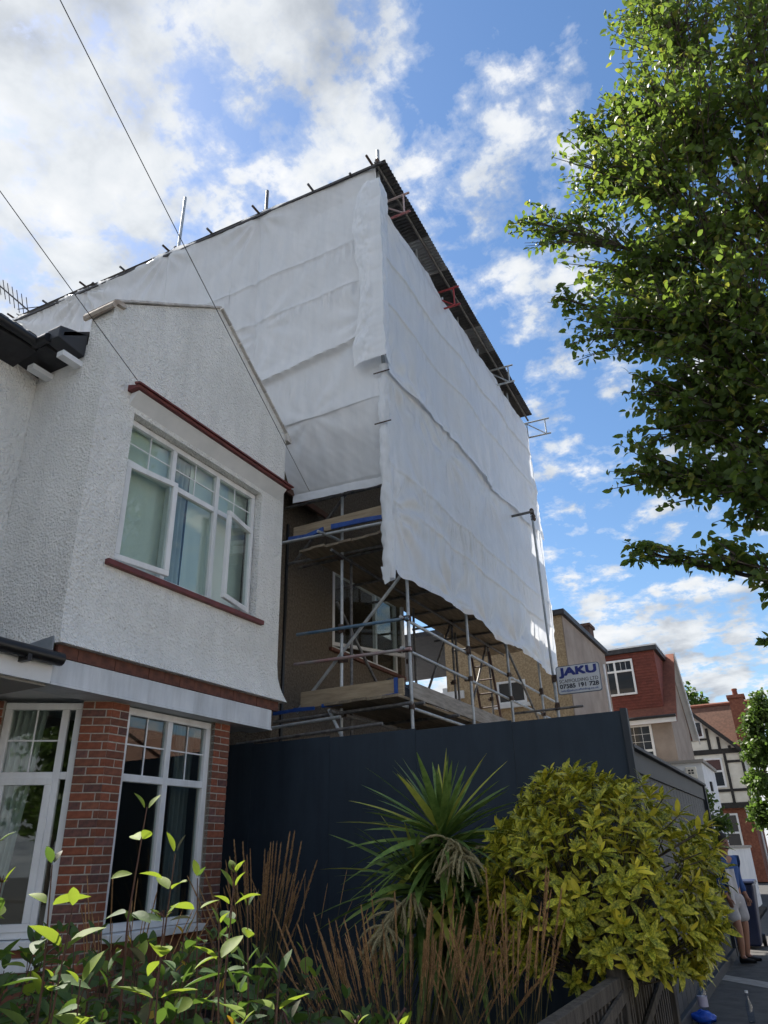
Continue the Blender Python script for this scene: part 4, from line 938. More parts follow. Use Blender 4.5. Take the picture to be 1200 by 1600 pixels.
# feather reed grass clumps
def reed_mesh(Ln, pl, bend, seed, stemr=.0024, pr=.013):
    r_ = random.Random(seed); pts = []; p = V((0, 0, 0)); d = V((0, 0, 1)); S = 10
    for i in range(S+1): pts.append(p.copy()); d = (d+V((bend/S, 0, 0))).normalized(); p = p+d*(Ln/S)
    mb = MB(); mb.path(pts, [stemr]*(S+1), 4); nf = len(mb.f)
    i0 = S*(1-pl)
    for k in range(230):
        t = r_.random(); q_ = i0+(S-i0)*t; b0 = min(int(q_), S-1); a_ = pts[b0].lerp(pts[b0+1], q_-b0); dr = (pts[b0+1]-pts[b0]).normalized()
        sd_ = dr.orthogonal().normalized(); sd_ = Matrix.Rotation(r_.uniform(0, 6.283), 3, dr) @ sd_
        w_ = pr*(math.sin(math.pi*min(.96, t*.8+.12))**.8); e = a_+dr*r_.uniform(.020, .040)+sd_*w_*r_.uniform(.5, 1.5); nn_ = dr.cross(sd_)*.0042
        mb.add([a_+sd_*.001-nn_, a_+sd_*.001+nn_, e], [(0, 1, 2)])
    me = mb.mesh('stalk', [reed_stem, plume_m]); mi = [0]*nf+[1]*(len(me.polygons)-nf); me.polygons.foreach_set('material_index', mi); return me
RM = [reed_mesh(1.38, .34, .14, 1), reed_mesh(1.25, .36, .28, 2), reed_mesh(1.48, .30, .08, 3), reed_mesh(1.15, .38, .5, 4), reed_mesh(1.3, .28, .2, 7, .002, .006), reed_mesh(1.2, .32, .4, 8, .002, .007)]
RT = [reed_mesh(1.5, .22, .14, 5, .002, .004), reed_mesh(1.4, .25, .4, 6, .002, .004)]
def reeds(label, c, n_, rad, sc_, lean, seed, meshes, group='clumps of brown feather reed grass', blades=60, lx=0.0):
    t = thing('reed_grass', label, 'grass clump', c, group); r_ = random.Random(seed)
    for i in range(n_):
        a_ = r_.uniform(0, 6.283); q = rad*math.sqrt(r_.random()); p = V(c)+V((math.cos(a_)*q, math.sin(a_)*q, 0))
        tilt = R(lean*q/rad*r_.uniform(.4, 1.3)); ax = V((-math.sin(a_), math.cos(a_), 0))
        m4 = Matrix.Translation(p) @ Matrix.Rotation(tilt, 4, ax) @ Matrix.Rotation(a_+lx, 4, 'Z') @ Matrix.Scale(sc_*r_.uniform(.78, 1.08), 4)
        inst('stalk', r_.choice(meshes), t, m4)
    mb = MB()
    for i in range(blades):
        a_ = r_.uniform(0, 6.283); q = rad*r_.random(); p = V(c)+V((math.cos(a_)*q, math.sin(a_)*q, 0)); d = V((math.cos(a_)*.35, math.sin(a_)*.35, 1)).normalized()
        s_ = V((-math.sin(a_), math.cos(a_), 0))*.004; pr = None
        for k in range(6):
            w_ = s_*(1-k/6); cur = (p-w_, p+w_)
            if pr: mb.add([pr[0], pr[1], cur[1], cur[0]], [(0, 1, 2, 3)])
            pr = cur; d = (d+V((math.cos(a_)*.06, math.sin(a_)*.06, -.10))).normalized(); p = p+d*.14*sc_
    mb.build('blades', reed_stem, t, kind='stuff'); return t
reeds('wide clump of brown feather reed grass in front of the spiky cordyline', (-2.80, 5.45, .02), 150, .46, .88, 20, 3, RM, blades=150)
reeds('thin clump of reed grass between the cordyline and the golden shrub', (-2.05, 5.35, .02), 34, .25, .98, 10, 4, RM, blades=120)
reeds('dark reed grass clump standing against the brick pier and hoarding', (-5.20, 6.95, .02), 64, .24, 1.20, 9, 5, RM, blades=100)
reeds('few thin brown reeds in front of the bay window sill', (-4.35, 4.30, .02), 22, .18, .98, 8, 6, RT, blades=40)
reeds('sparse fine reeds leaning across the dark hoarding', (-4.72, 7.0, .02), 9, .3, 1.0, 24, 8, RT, blades=20)

# dogwood hedge in front, near the camera
dg_ = thing('dogwood_hedge', 'leafy dogwood hedge with lime and green leaves in front of bay window', 'hedge', (-2.0, 2.0, 0))
rd = random.Random(21)
dm = {k: [leaf_mesh('leaf', m, l, w_, .28, dr, 6, .85) for (l, w_, dr) in ((.088, .045, .18), (.074, .040, .30), (.098, .047, .10))] for k, m in
      (('g', dog_leaf), ('y', dog_leaf_y), ('o', dog_leaf_o), ('d', dog_leaf_d))}
items = []; ds = MB()
def dshoot(base, tip, pairs, lime, sc_=1.0, berry=False):
    base, tip = V(base), V(tip); mid = base.lerp(tip, .5)+V((rd.uniform(-.03, .03), rd.uniform(-.03, .03), 0))
    pts = [base, mid, tip]; ds.path(pts, [.004, .003, .0016], 5)
    d = (tip-mid).normalized(); a_ = rd.uniform(0, 3.14)
    for i in range(pairs):
        t = 1-i*.15-rd.uniform(0, .03); 
        p = mid.lerp(tip, max(0, (t-.5)*2)) if t > .5 else base.lerp(mid, max(0, t*2))
        a_ += 1.5708+rd.uniform(-.3, .3)
        for s in (0, 3.1416):
            el = R(48-20*i+rd.uniform(-14, 14)) if i else R(62+rd.uniform(-12, 8))
            dd = V((math.cos(a_+s)*math.cos(el), math.sin(a_+s)*math.cos(el), math.sin(el)))
            k = rd.random(); key = 'y' if k < lime*(1.25 if i < 2 else .5) else ('o' if k > .975 and i < 2 else ('d' if rd.random() < .15 else 'g'))
            pet = p+dd*.012; items.append((rd.choice(dm[key]), aim(pet, dd, rd.uniform(-.5, .5), sc_*rd.uniform(.75, 1.15)*(.62 if i == 0 else 1))))
    if berry:
        for k in range(10): 
            q = tip+V((rd.uniform(-.018, .018), rd.uniform(-.018, .018), rd.uniform(0, .02))); ds.tube(tip, q, .0012, 4, caps=False)
# hand-set leading shoots (world positions about two metres off)
for (x, y, z, pr, lm, sc_) in ((-1.62, 1.62, 1.74, 5, .45, .85), (-1.70, 1.48, 1.50, 5, .8, 1.15), (-1.52, 1.62, 1.47, 5, .85, 1.1), (-1.42, 1.72, 1.45, 5, .85, 1.1), (-1.62, 1.75, 1.62, 4, .5, .9),
                               (-1.80, 1.48, 1.60, 4, .35, 1.0), (-1.88, 1.36, 1.66, 4, .5, .9), (-1.86, 1.32, 1.44, 5, .9, 1.25), (-1.48, 1.85, 1.57, 4, .55, .95), (-1.56, 1.95, 1.52, 4, .45, 1.0), (-1.95, 1.45, 1.56, 4, .3, 1),
                               (-1.70, 2.2, 1.46, 4, .5, .9), (-1.75, 2.0, 1.55, 4, .4, .9), (-1.55, 1.40, 1.36, 5, .85, 1.2), (-1.32, 1.86, 1.33, 4, .6, 1), (-1.20, 2.05, 1.19, 4, .8, 1.0), (-1.12, 2.15, 1.17, 3, .75, .9)):
    dshoot((x+rd.uniform(-.05, .05), y+rd.uniform(-.05, .05), z-.55), (x, y, z), pr, lm, sc_, rd.random() < .4)
for i in range(230):
    x = rd.uniform(-2.9, -1.35); y = rd.uniform(1.2, 3.0)
    top = 1.37-.26*max(0, (x+1.95)/.7)-.14*max(0, y-2.1)+.07*mnoise.noise(V((x*2, y*2, 0)))
    if y < -1.9*(x+.70): pass
    z = top*rd.uniform(.86, 1.0) if rd.random() < .75 else top*rd.uniform(.6, .9)
    if (V((x, y, z))-CAM).length < 1.5: continue
    dshoot((x+rd.uniform(-.1, .1), y+rd.uniform(-.1, .1), z-.5), (x, y, z), 5, .12 if z > top*.9 else .04, rd.uniform(.85, 1.1))
for (x, y) in ((-1.9, 1.9), (-2.3, 2.3), (-1.6, 2.4), (-2.5, 1.8), (-1.5, 1.9), (-2.1, 2.8)):
    for k in range(5): ds.path([(x, y, 0), (x+rd.uniform(-.15, .15), y+rd.uniform(-.15, .15), .6), (x+rd.uniform(-.4, .4), y+rd.uniform(-.4, .4), 1.1)], [.010, .008, .005], 5)
ds.build('stems', dog_stem, dg_, kind='stuff')
leafy(dg_, items, [dog_leaf, dog_leaf_y, dog_leaf_o, dog_leaf_d])
# low dark ground planting behind the hedge
lp = thing('low_shrub', 'low dull green leafy shrub under the bay window behind the dogwood hedge', 'shrub', (-3.4, 3.9, 0)); items = []
for i in range(900):
    x = rd.uniform(-4.3, -2.9); y = rd.uniform(3.2, 5.2); z = rd.uniform(.1, .62)*(1-.35*abs(x+3.6)/.8)
    d = V((rd.gauss(0, 1), rd.gauss(0, 1), rd.uniform(-.1, .9))).normalized(); items.append((rd.choice(dm['d']+dm['g']), aim((x, y, z), d, rd.uniform(-1, 1), rd.uniform(.9, 1.5))))
for i in range(1500):
    x = rd.uniform(-4.6, -2.7); y = rd.uniform(2.5, 4.7); z = rd.uniform(.1, .98)*(1-.25*max(0, (x+3.4)/.7))
    d = V((rd.gauss(0, 1), rd.gauss(0, 1), rd.uniform(-.1, .9))).normalized(); items.append((rd.choice(dm['d']+dm['g']), aim((x, y, z), d, rd.uniform(-1, 1), rd.uniform(.9, 1.4))))
leafy(lp, items, [dog_leaf, dog_leaf_d], keep=240)
# leaf litter by the hoarding
lit = []
for i in range(260):
    x = rd.uniform(-4.6, -2.2); y = rd.uniform(4.6, 8.0); d = V((rd.gauss(0, 1), rd.gauss(0, 1), rd.uniform(-.1, .2))).normalized(); lit.append((rd.choice(dm['d']), aim((x, y, .07), d, rd.uniform(-1, 1), .8)))
lt = merge('leaf_litter', lit, None, [dog_leaf_d]); lt['label'] = 'dead leaves scattered on the soil by the hoarding'; lt['category'] = 'leaf litter'

# ------------------------------------------------------------------ trees
def make_tree(name, label, base, limbs, lobes, leaf_ms, mats, seed, trunk_r=.16, per=500, leaf_s=1.0, keep=300, twig=True, group=None, leaf_n=1.0):
    t = thing(name, label, 'tree', base, group); r_ = random.Random(seed); base = V(base)
    tb = MB(); cen = sum((V(l[0]) for l in lobes), V((0, 0, 0)))/len(lobes)
    fork = base+(V((cen.x, cen.y, 0))-V((base.x, base.y, 0)))*.10+V((0, 0, (min(l[0][2] for l in lobes)-base.z)*.55))
    tb.path([base, base.lerp(fork, .5)+V((.03, .02, 0)), fork], [trunk_r*1.2, trunk_r, trunk_r*.85], 10)
    tk = tb.build('trunk', bark, t); lm = MB(); items = []
    top = V((cen.x*.6+base.x*.4, cen.y*.6+base.y*.4, max(l[0][2] for l in lobes)))
    lm.path([fork, fork.lerp(top, .4)+V((.1, .05, 0)), fork.lerp(top, .75), top], [trunk_r*.8, trunk_r*.55, trunk_r*.32, trunk_r*.12], 8)
    for (c, rad, n_) in lobes:
        n_ = int(n_*leaf_n)
        c = V(c); s = fork.lerp(top, max(.02, min(.8, (c.z-fork.z)/(top.z-fork.z)*.75-.05)))
        m1 = s.lerp(c, .45)+V((r_.uniform(-.2, .2), r_.uniform(-.2, .2), r_.uniform(0, .3))); lm.path([s, m1, c], [trunk_r*.30, trunk_r*.2, trunk_r*.10], 6)
        nt_ = max(6, n_//16)
        for k in range(nt_):
            d = V((r_.gauss(0, 1), r_.gauss(0, 1), r_.gauss(0, 1))).normalized()
            e = c+V((d.x*rad[0], d.y*rad[1], d.z*rad[2]))*r_.uniform(.45, 1.05); st = m1.lerp(c, r_.uniform(.3, 1))
            md = st.lerp(e, .55)+V((0, 0, r_.uniform(0, .12)*rad[2])); lm.path([st, md, e], [trunk_r*.06+.004, trunk_r*.04+.003, .003], 4)
            for q in range(n_//nt_):
                f = r_.random()**.6; p = (st.lerp(md, f*2) if f < .5 else md.lerp(e, f*2-1))+V((r_.gauss(0, .07), r_.gauss(0, .07), r_.gauss(0, .06)))*rad[0]*1.1
                dd = V((r_.gauss(0, 1), r_.gauss(0, 1), r_.gauss(-.35, .7))).normalized()
                items.append((r_.choice(leaf_ms), aim(p, dd, r_.uniform(-1.4, 1.4), leaf_s*r_.uniform(.7, 1.2))))
    lm.build('branches', bark, t, kind='stuff'); leafy(t, items, mats, keep, 'leaf', 'crown'); return t
tl = [leaf_mesh('leaf', tree_leaf, .098, .06, .2, .3, 4, .85), leaf_mesh('leaf', tree_leaf, .088, .054, .35, .15, 4, .85), leaf_mesh('leaf', tree_leaf, .105, .06, .1, .45, 4, .85), leaf_mesh('leaf', tree_leaf2, .095, .056, .25, .25, 4, .85)]
TLm = [tl[0], tl[1], tl[2], tl[0], tl[1], tl[2], tl[0], tl[3]]
lobes = [((-1.05, 7.0, 8.6), (.55, .5, .32), 190), ((-.55, 6.8, 9.2), (.55, .6, .6), 320), ((-.5, 7.2, 7.9), (.7, .7, .6), 420), ((-.1, 6.6, 8.7), (.7, .8, .8), 520), ((.3, 7.0, 9.9), (.7, .8, .8), 520), ((.75, 6.8, 11.0), (.8, .8, .9), 560),
         ((.5, 6.6, 9.0), (.8, .9, .9), 620), ((.3, 6.8, 7.8), (.8, .9, .8), 620), ((-.75, 7.0, 6.95), (.62, .5, .42), 300), ((-.15, 6.8, 6.75), (.75, .7, .6), 480), ((.55, 6.7, 6.6), (.8, .8, .8), 560), ((.95, 6.8, 7.8), (.8, .9, 1.0), 560),
         ((1.3, 6.9, 9.2), (.8, .9, 1.0), 480), ((-.35, 7.0, 6.0), (.45, .45, .28), 200), ((.1, 7.0, 5.7), (.6, .55, .5), 360), ((.7, 6.9, 5.4), (.7, .7, .7), 420), ((-.72, 7.1, 5.15), (.42, .4, .36), 190), ((-.3, 7.0, 4.9), (.5, .45, .36), 240),
         ((.25, 6.9, 4.7), (.6, .5, .45), 300), ((-.85, 7.0, 4.22), (.30, .3, .13), 70), ((-.2, 6.95, 4.05), (.5, .35, .2), 150), ((.15, 6.8, 3.65), (.35, .35, .2), 110), ((.05, 6.9, 3.12), (.2, .25, .12), 40), ((1.1, 6.9, 4.6), (.7, .6, .6), 260),
         ((.6, 7.2, 12.2), (.7, .7, .7), 330), ((1.9, 7.0, 11.4), (.9, .9, .9), 420), ((1.6, 6.7, 10.2), (.8, .9, .9), 420), ((2.0, 6.6, 8.4), (.8, .9, 1.0), 380), ((1.6, 7.1, 12.9), (.9, .8, .8), 320), ((-1.42, 7.0, 8.95), (.32, .3, .2), 90), ((-.62, 7.0, 10.15), (.22, .25, .4), 110), ((.2, 6.9, 6.2), (.8, .7, .7), 420), ((.9, 6.8, 5.9), (.8, .8, .8), 420), ((-.1, 7.0, 10.0), (.5, .5, .5), 260), ((.3, 7.3, 7.2), (.9, .6, .6), 420), ((-.3, 7.2, 7.3), (.6, .5, .5), 300), ((.6, 7.2, 5.0), (.8, .5, .6), 360), ((.1, 7.2, 5.3), (.6, .5, .5), 260), ((.8, 7.2, 4.2), (.6, .5, .5), 260), ((1.2, 7.0, 5.6), (.7, .6, .8), 360), ((-.4, 7.1, 5.55), (.4, .4, .35), 170), ((.4, 7.0, 4.35), (.5, .4, .4), 200), ((1.5, 6.9, 6.4), (.7, .8, .9), 320), ((-1.2, 7.0, 7.55), (.3, .3, .15), 60)]
TK = 1.27
lobes = [((c[0]*TK, c[1]*TK, 1.6+(c[2]-1.6)*TK), tuple(q*TK for q in r_), n_) for (c, r_, n_) in lobes]
make_tree('street_tree', 'leafy green street tree overhanging the pavement opposite the sheeting', (1.95, 9.6, 0), None, lobes, TLm, [tree_leaf, tree_leaf2], 77, .15, leaf_n=2.3, leaf_s=1.18)

# ------------------------------------------------------------------ houses further down the street
th = thing('tan_house', 'tan pebbledash house with flat dark roof edge behind the sheeting', 'house', (-8, 24, 0))
TY, TX = 22.6, -5.5
# flank facing the camera with window openings (frames sit proud of a recessed pane)
MB().box(-9.6, TX, TY, 28.6, 0, 8.45).build('wall', tan_dash, th)
MB().box(TX+.004, TX+.03, TY+.02, 28.6, 0, 8.44).build('side_render', grey_dash, th)
MB().box(-16, TX+.14, TY-.12, 28.7, 8.452, 8.62).build('roof_edge', dark_roof, th)
MB().box(-16, -9.602, TY+.05, 28.5, 0, 6.2).build('wall', white_wall, th); MB().box(-9.75, -9.6, TY-.04, TY+.02, 0, 6.6).build('downpipe', white_paint, th)
MB().box(-16, -9.0, TY-.1, TY-.002, 6.2, 6.45).build('fascia', white_paint, th)
wb = lambda x, z, W, H, cols=(), p=th, y=TY, tr=None: window(p, (x, y-.054, z), X, -Y, W, H, list(cols), transom=tr, fr=.07, depth=.05, mat=upvc, glassmat=dark_glass)
wb(-7.85, 5.85, .95, .72); MB().box(-8.0, -6.8, TY-.12, TY-.002, 5.72, 5.84).build('sill', white_paint, th)
wb(-7.5, 3.6, 1.7, 1.3, (.85,)); MB().tube((-5.44, 27.9, 4.0), (-5.44, 27.9, 7.9), .05, 8).build('downpipe', white_paint, th)
dkb = M('sooty_brick', (.07, .04, .03), (.13, .075, .055), scale=12, rough=.95)
ch = MB().box(-6.2, -5.62, 27.2, 27.9, 8.63, 9.25).build('chimney', dkb, th); MB().box(-6.26, -5.56, 27.14, 27.96, 9.252, 9.36).build('chimney_cap', dkb, ch)

rh = thing('red_tiled_house', 'house with red tile hung dormer and white barge board further down street', 'house', (-5.5, 33, 0))
RX, RY0, RY1 = -3.55, 31.0, 36.6; AYr, AZr = 34.0, 9.35; EZ = 6.35
MB().box(-9.5, RX-.25, RY0, RY1, 0, EZ).build('wall', grey_dash, rh)
MB().prism([(RX-.25, RY0, EZ+.001), (RX-.25, RY1, EZ+.001), (RX-.25, AYr, AZr-.12)], (-5.9, 0, 0)).build('gable_wall', grey_dash, rh)
s = (AZr-EZ)/(AYr-RY0); s_r = s
mb = MB(); mb.prism([(RX, RY0-.25, EZ-.25*s+.02), (RX, AYr, AZr), (RX, AYr, AZr-.12), (RX, RY0-.25, EZ-.25*s-.10)], (-6.2, 0, 0)); mb.build('roof', roof_orange, rh)
mb = MB(); mb.prism([(RX, AYr+.001, AZr), (RX, 37.2, AZr-3.2*s), (RX, 37.2, AZr-3.2*s-.12), (RX, AYr+.001, AZr-.12)], (-6.2, 0, 0)); mb.build('roof', roof_orange, rh)
mb = MB(); mb.prism([(RX+.004, AYr, AZr+.03), (RX+.004, 37.25, AZr-3.25*s+.03), (RX+.004, 37.25, AZr-3.25*s-.27), (RX+.004, AYr, AZr-.27)], (.05, 0, 0)); mb.build('barge_board', white_paint, rh)
MB().prism([(RX-.002, AYr, AZr-.125), (RX-.002, 37.2, AZr-3.2*s_r-.125), (RX-.002, 37.2, AZr-3.2*s_r-.16), (RX-.002, AYr, AZr-.16)], (-.24, 0, 0)).build('soffit', white_paint, rh); MB().prism([(RX+.001, AYr, AZr-.001), (RX+.001, 37.2, AZr-3.2*s_r-.001), (RX+.001, 37.2, AZr-3.2*s_r-.122), (RX+.001, AYr, AZr-.122)], (.002, 0, 0)).build('verge', white_paint, rh)
MB().box(-9.6, RX-.02, RY0-.33, RY0-.20, EZ-.34, EZ-.16).build('fascia', white_paint, rh); MB().tube((-9.6, RY0-.38, EZ-.12), (RX, RY0-.38, EZ-.12), .06, 8).build('gutter', black_plastic, rh)
# dormer: hung tiles in courses
DX0, DX1, DZ0, DZ1, DY = -7.2, -4.02, 6.62, 9.0, RY0+.35
dor = MB().box(DX0, DX1, DY, 34.5, DZ0-.35, DZ1).build('dormer', terracotta, rh)
MB().box(DX0-.1, DX1+.14, DY-.14, 34.6, DZ1+.002, DZ1+.18).build('dormer_roof_edge', dark_roof, dor); MB().box(DX0-.12, DX1+.16, DY-.16, 34.62, DZ1+.182, DZ1+.24).build('dormer_roof_edge', white_paint, dor)
tw = MB(); tw.prism([(0, 0, 0), (0, -.035, 0), (0, -.008, .13), (0, 0, .13)], (.155, 0, 0)); 
cours = MB(); cz = DZ0-.22; row = 0
tiles = []
while cz < DZ1-.1:
    x = DX0+(.08 if row % 2 else 0)
    while x < DX1-.14:
        if not (-6.42 < x+.08 < -4.90 and 7.28 < cz+.05 < 8.78): tiles.append((x, cz))
        x += .162
    cz += .115; row += 1
twm = tw.mesh('tile', terracotta)
tiles.sort(key=lambda t: -t[0])
for (x, z) in tiles[:300]: inst('tile', twm, dor, Matrix.Translation((x, DY-.001, z)))
rest = MB()
for (x, z) in tiles[300:]: rest.prism([(x, DY, z), (x, DY-.035, z), (x, DY-.008, z+.13), (x, DY, z+.13)], (.155, 0, 0))
if rest.f: rest.build('tiles', terracotta, dor, kind='stuff')
window(dor, (-6.40, DY-.100, 7.30), X, -Y, 1.48, 1.45, [.74], transom=.98, fr=.08, depth=.06, glassmat=dark_glass, bars={0: (3, 1), 1: (3, 1)})
window(rh, (-5.95, RY0-.064, 4.2), X, -Y, 1.38, 1.85, [], transom=.85, fr=.09, depth=.06, glassmat=dark_glass, bars={0: (4, 3)})
MB().box(-9.5, -4.55, RY0-.02, RY0-.004, 3.0, EZ-.35).build('render_panel', M('brown_render', (.20, .165, .135), (.26, .215, .18), scale=3, rough=.95), rh) if False else None
gw = thing('white_extension', 'low white rendered flat roofed extension beyond the side hoarding', 'extension', (-3.5, 28, 0))
MB().box(-6.5, -2.62, 26.9, 30.9, 0, 4.1).build('wall', white_wall, gw); MB().box(-6.6, -2.54, 26.82, 30.95, 4.102, 4.2).build('roof_edge', M('stone_coping', (.30, .28, .25), rough=.9), gw)
ab = thing('alarm_box', 'cream square alarm box on the white extension wall', 'alarm box', (-3.0, 26.85, 3.7)); MB().box(-3.13, -2.80, 26.80, 26.898, 3.62, 3.98).build('case', cream, ab, bevel=.02)
for i in range(2):
    for j in range(2): MB().box(-3.06+i*.10, -2.99+i*.10, 26.79, 26.799, 3.76+j*.08, 3.81+j*.08).build('vent', timber_b, ab)
MB().box(-2.618, -2.56, 28.3, 28.6, 3.3, 3.6).build('wall_vent', timber_b, gw)
gwall = thing('garden_wall', 'white painted front garden wall beside the blue bin', 'wall', (-1.9, 22, 0)); MB().box(-2.0, -1.75, 18.2, 27.5, 0, 1.55).build('wall', white_wall, gwall); MB().box(-2.04, -1.71, 18.15, 27.55, 1.552, 1.62).build('coping', sun_conc, gwall)

tm_ = thing('timbered_house', 'half timbered house with black beams and brown tiled roof', 'house', (-4, 46, 0))
HY = 46.0; hx0, hx1, hj = -8.2, -2.30, 3.55; hax, haz = -4.95, 9.1; hez = 6.35
MB().box(hx0, hx1-.15, HY+.15, 54, -.1, hj).build('brick_storey', far_brick, tm_)
MB().box(hx0, hx1, HY, 54, hj+.002, hez).build('upper_storey', cream, tm_)
MB().prism([(hx0+.4, HY, hez+.002), (hx1-.15, HY, hez+.002), (hax, HY, haz-.25)], (0, 4, 0)).build('gable', cream, tm_)
ps = (haz-hez)/(hx1+.1-hax)
for sgn in (-1, 1):
    xe_ = hx1+.30 if sgn > 0 else hax-(hx1+.30-hax); ze_ = haz-ps*abs(xe_-hax)
    MB().prism([(hax, HY-.35, haz), (xe_, HY-.35, ze_), (xe_, HY-.35, ze_-.14), (hax, HY-.35, haz-.14)], (0, 8, 0)).build('roof', roof_brown, tm_)
    MB().prism([(hax, HY-.40, haz+.02), (xe_, HY-.40, ze_+.02), (xe_, HY-.40, ze_-.26), (hax, HY-.40, haz-.26)], (0, .045, 0)).build('barge_board', timber_b, tm_)
MB().prism([(-6.5, 50, 7.0), (-6.5, 51.6, 9.75), (-6.5, 53.2, 7.0)], (5.4, 0, 0)).build('main_roof', roof_brown, tm_); MB().tube((-6.5, 51.6, 9.78), (-1.1, 51.6, 9.78), .12, 6).build('ridge', roof_orange, tm_)
c_ = MB().box(-2.55, -1.75, 49.4, 50.2, 6.0, 9.7).build('chimney', far_brick, tm_); MB().box(-2.65, -1.65, 49.3, 50.3, 9.702, 9.9).build('chimney_cap', far_brick, c_); MB().lathe((-2.15, 49.8, 9.9), [(.16, 0), (.14, .3), (.17, .34), (.15, .42)], 10).build('chimney_pot', roof_orange, c_)
def beam(x0, x1, z0, z1, y=HY): MB().box(x0, x1, y-.05, y-.002, z0, z1).build('timber', timber_b, tm_)
beam(hx0, hx1+.06, hj-.1, hj+.18); beam(hx0, hx1+.06, hez-.1, hez+.16); beam(hx0, hx1+.02, 4.28, 4.42)
for x in (-2.44, -3.28, -5.2): beam(x, x+.14, hj+.181, 4.279); beam(x, x+.14, 4.421, hez-.101)
beam(-3.13, -2.441, 5.75, 5.88)
for x in (-2.95, -3.45, -3.95, -5.6): beam(x, x+.15, hez+.161, haz-.35-ps*abs(x+.1-hax))
beam(-5.3, -3.951, 7.02, 7.12); beam(-5.0, -4.85, 8.2, 8.8)
window(tm_, (-5.15, HY-.056, 7.15), X, -Y, 1.12, .95, [.56], fr=.1, depth=.05, glassmat=dark_glass); window(tm_, (-4.7, HY-.055, 4.5), X, -Y, 1.30, 1.55, [], transom=.85, fr=.1, depth=.05, glassmat=dark_glass)
window(tm_, (-4.3, HY+.095, 1.3), X, -Y, 1.1, 1.9, [], transom=.95, fr=.1, depth=.05, glassmat=dark_glass)
MB().prism([(-2.75, HY+.145, hj-.1), (-2.75, HY-.05, hj-.1), (-2.75, HY+.145, hj-.8)], (.14, 0, 0)).build('bracket', white_paint, tm_)
MB().tube((hx1-.08, 49, 0), (hx1-.08, 49, hj), .06, 8).build('downpipe', white_paint, tm_)

# row of houses over the road: seen in the window reflections, and their sunlit fronts light this side
pale = M('pale_sunlit_render', (.72, .70, .64), (.80, .78, .72), scale=3, rough=.9)
for k_, (y0, what) in enumerate(((-24, 'third'), (-9.5, 'second'), (5, 'first'), (19.5, 'fourth'), (34, 'fifth'))):
    lab = {'third': 'pale house over the road furthest behind the camera', 'second': 'pale house over the road just behind the camera', 'first': 'pale timbered house straight over the road mirrored in the bay window',
           'fourth': 'pale house over the road level with the scaffold', 'fifth': 'pale house over the road at the far street end'}[what]
    oh = thing('opposite_house', lab, 'house', (17.5, y0, 0), 'houses over the road')
    MB().box(14, 22, y0-6.8, y0+6.8, -.2, 5.4).build('wall', pale, oh); MB().prism([(13.6, y0-7, 5.4), (22.4, y0-7, 5.4), (18, y0-7, 7.9)], (0, 14, 0)).build('roof', roof_brown, oh)
    for y in (-5.6, -1.2, 3.2):
        for z in (1.0, 3.5): window(oh, (13.945, y0+y, z), Y, -X, 2.0, 1.5, [.66, 1.33], fr=.08, depth=.05, glassmat=dark_glass)
    for y in (-3.0, 1.6, 6.0): MB().box(13.95, 13.998, y0+y, y0+y+.16, 0, 5.4).build('timber', timber_b, oh)
    MB().box(13.93, 13.949, y0-6.8, y0+6.8, 2.9, 3.1).build('timber', timber_b, oh)

# far trees
fl = [leaf_mesh('leaf', far_leaf, .34, .24, .2, .2, 2), leaf_mesh('leaf', far_leaf, .28, .22, .3, .1, 2)]; fl2 = [leaf_mesh('leaf', far_leaf2, .34, .24, .2, .2, 2), fl[0]]
make_tree('broadleaf_tree', 'bright green tree behind the timbered house chimney at street end', (2.5, 62, 0), None,
          [((.8, 60, 9.5), (1.8, 1.8, 1.6), 700), ((2.2, 60, 11), (2, 2, 1.6), 700), ((-.2, 60, 8), (1.3, 1.5, 1.2), 420), ((2.5, 60, 8.5), (2, 2, 2), 600), ((4.5, 60, 10), (2, 2, 2), 500)], fl2, [far_leaf, far_leaf2], 5, .3, keep=20)
make_tree('broadleaf_tree', 'dark green tree hanging over the far end of the pavement', (-1.3, 40.8, 0), None,
          [((-1.25, 40, 6.9), (.7, 1.0, 1.0), 620), ((-.5, 40, 7.6), (1.0, 1.2, 1.0), 620), ((-1.6, 40, 5.6), (.6, 1.0, .9), 560), ((-.8, 40, 5.8), (.9, 1.2, 1.1), 560), ((-1.75, 40, 4.3), (.6, .9, .8), 520), ((-1.1, 41, 4.0), (.8, .9, 1.0), 480), ((-1.9, 41, 3.0), (.6, .8, .8), 420), ((-1.2, 41, 2.6), (.8, .8, .8), 420)], [leaf_mesh('leaf', far_leaf, .24, .17, .2, .2, 2), leaf_mesh('leaf', far_leaf, .2, .15, .3, .1, 2)], [far_leaf], 6, .10, keep=20, leaf_n=1.9)
for k_, (tx, ty, lab) in enumerate(((3.2, -13.0, 'street tree behind the photographer mirrored in the angled bay window'), (7.5, -24.0, 'larger street tree further back mirrored in the angled bay window'))):
    make_tree('street_tree', lab, (tx, ty, 0), None, [((tx+rnd.uniform(-1.6, 1.6), ty+rnd.uniform(-1.5, 1.5), 3.2+.75*q_), (1.7, 1.7, 1.2), 420) for q_ in range(8)], fl, [far_leaf], 60+k_, .2, keep=2)
make_tree('broadleaf_tree', 'tall dark tree mass closing the street beyond the timbered house', (1.2, 60, 0), None, [((-1.6, 58, 3.0), (1.2, 1.5, 1.6), 700), ((-.6, 58, 5.0), (1.5, 1.5, 1.8), 700), ((.8, 58, 3.5), (1.5, 1.5, 2), 600), ((-2.2, 58, 1.2), (1.2, 1.2, 1.0), 400), ((.5, 58, 7.0), (1.5, 1.5, 1.5), 500)], fl, [far_leaf], 14, .2, keep=10)
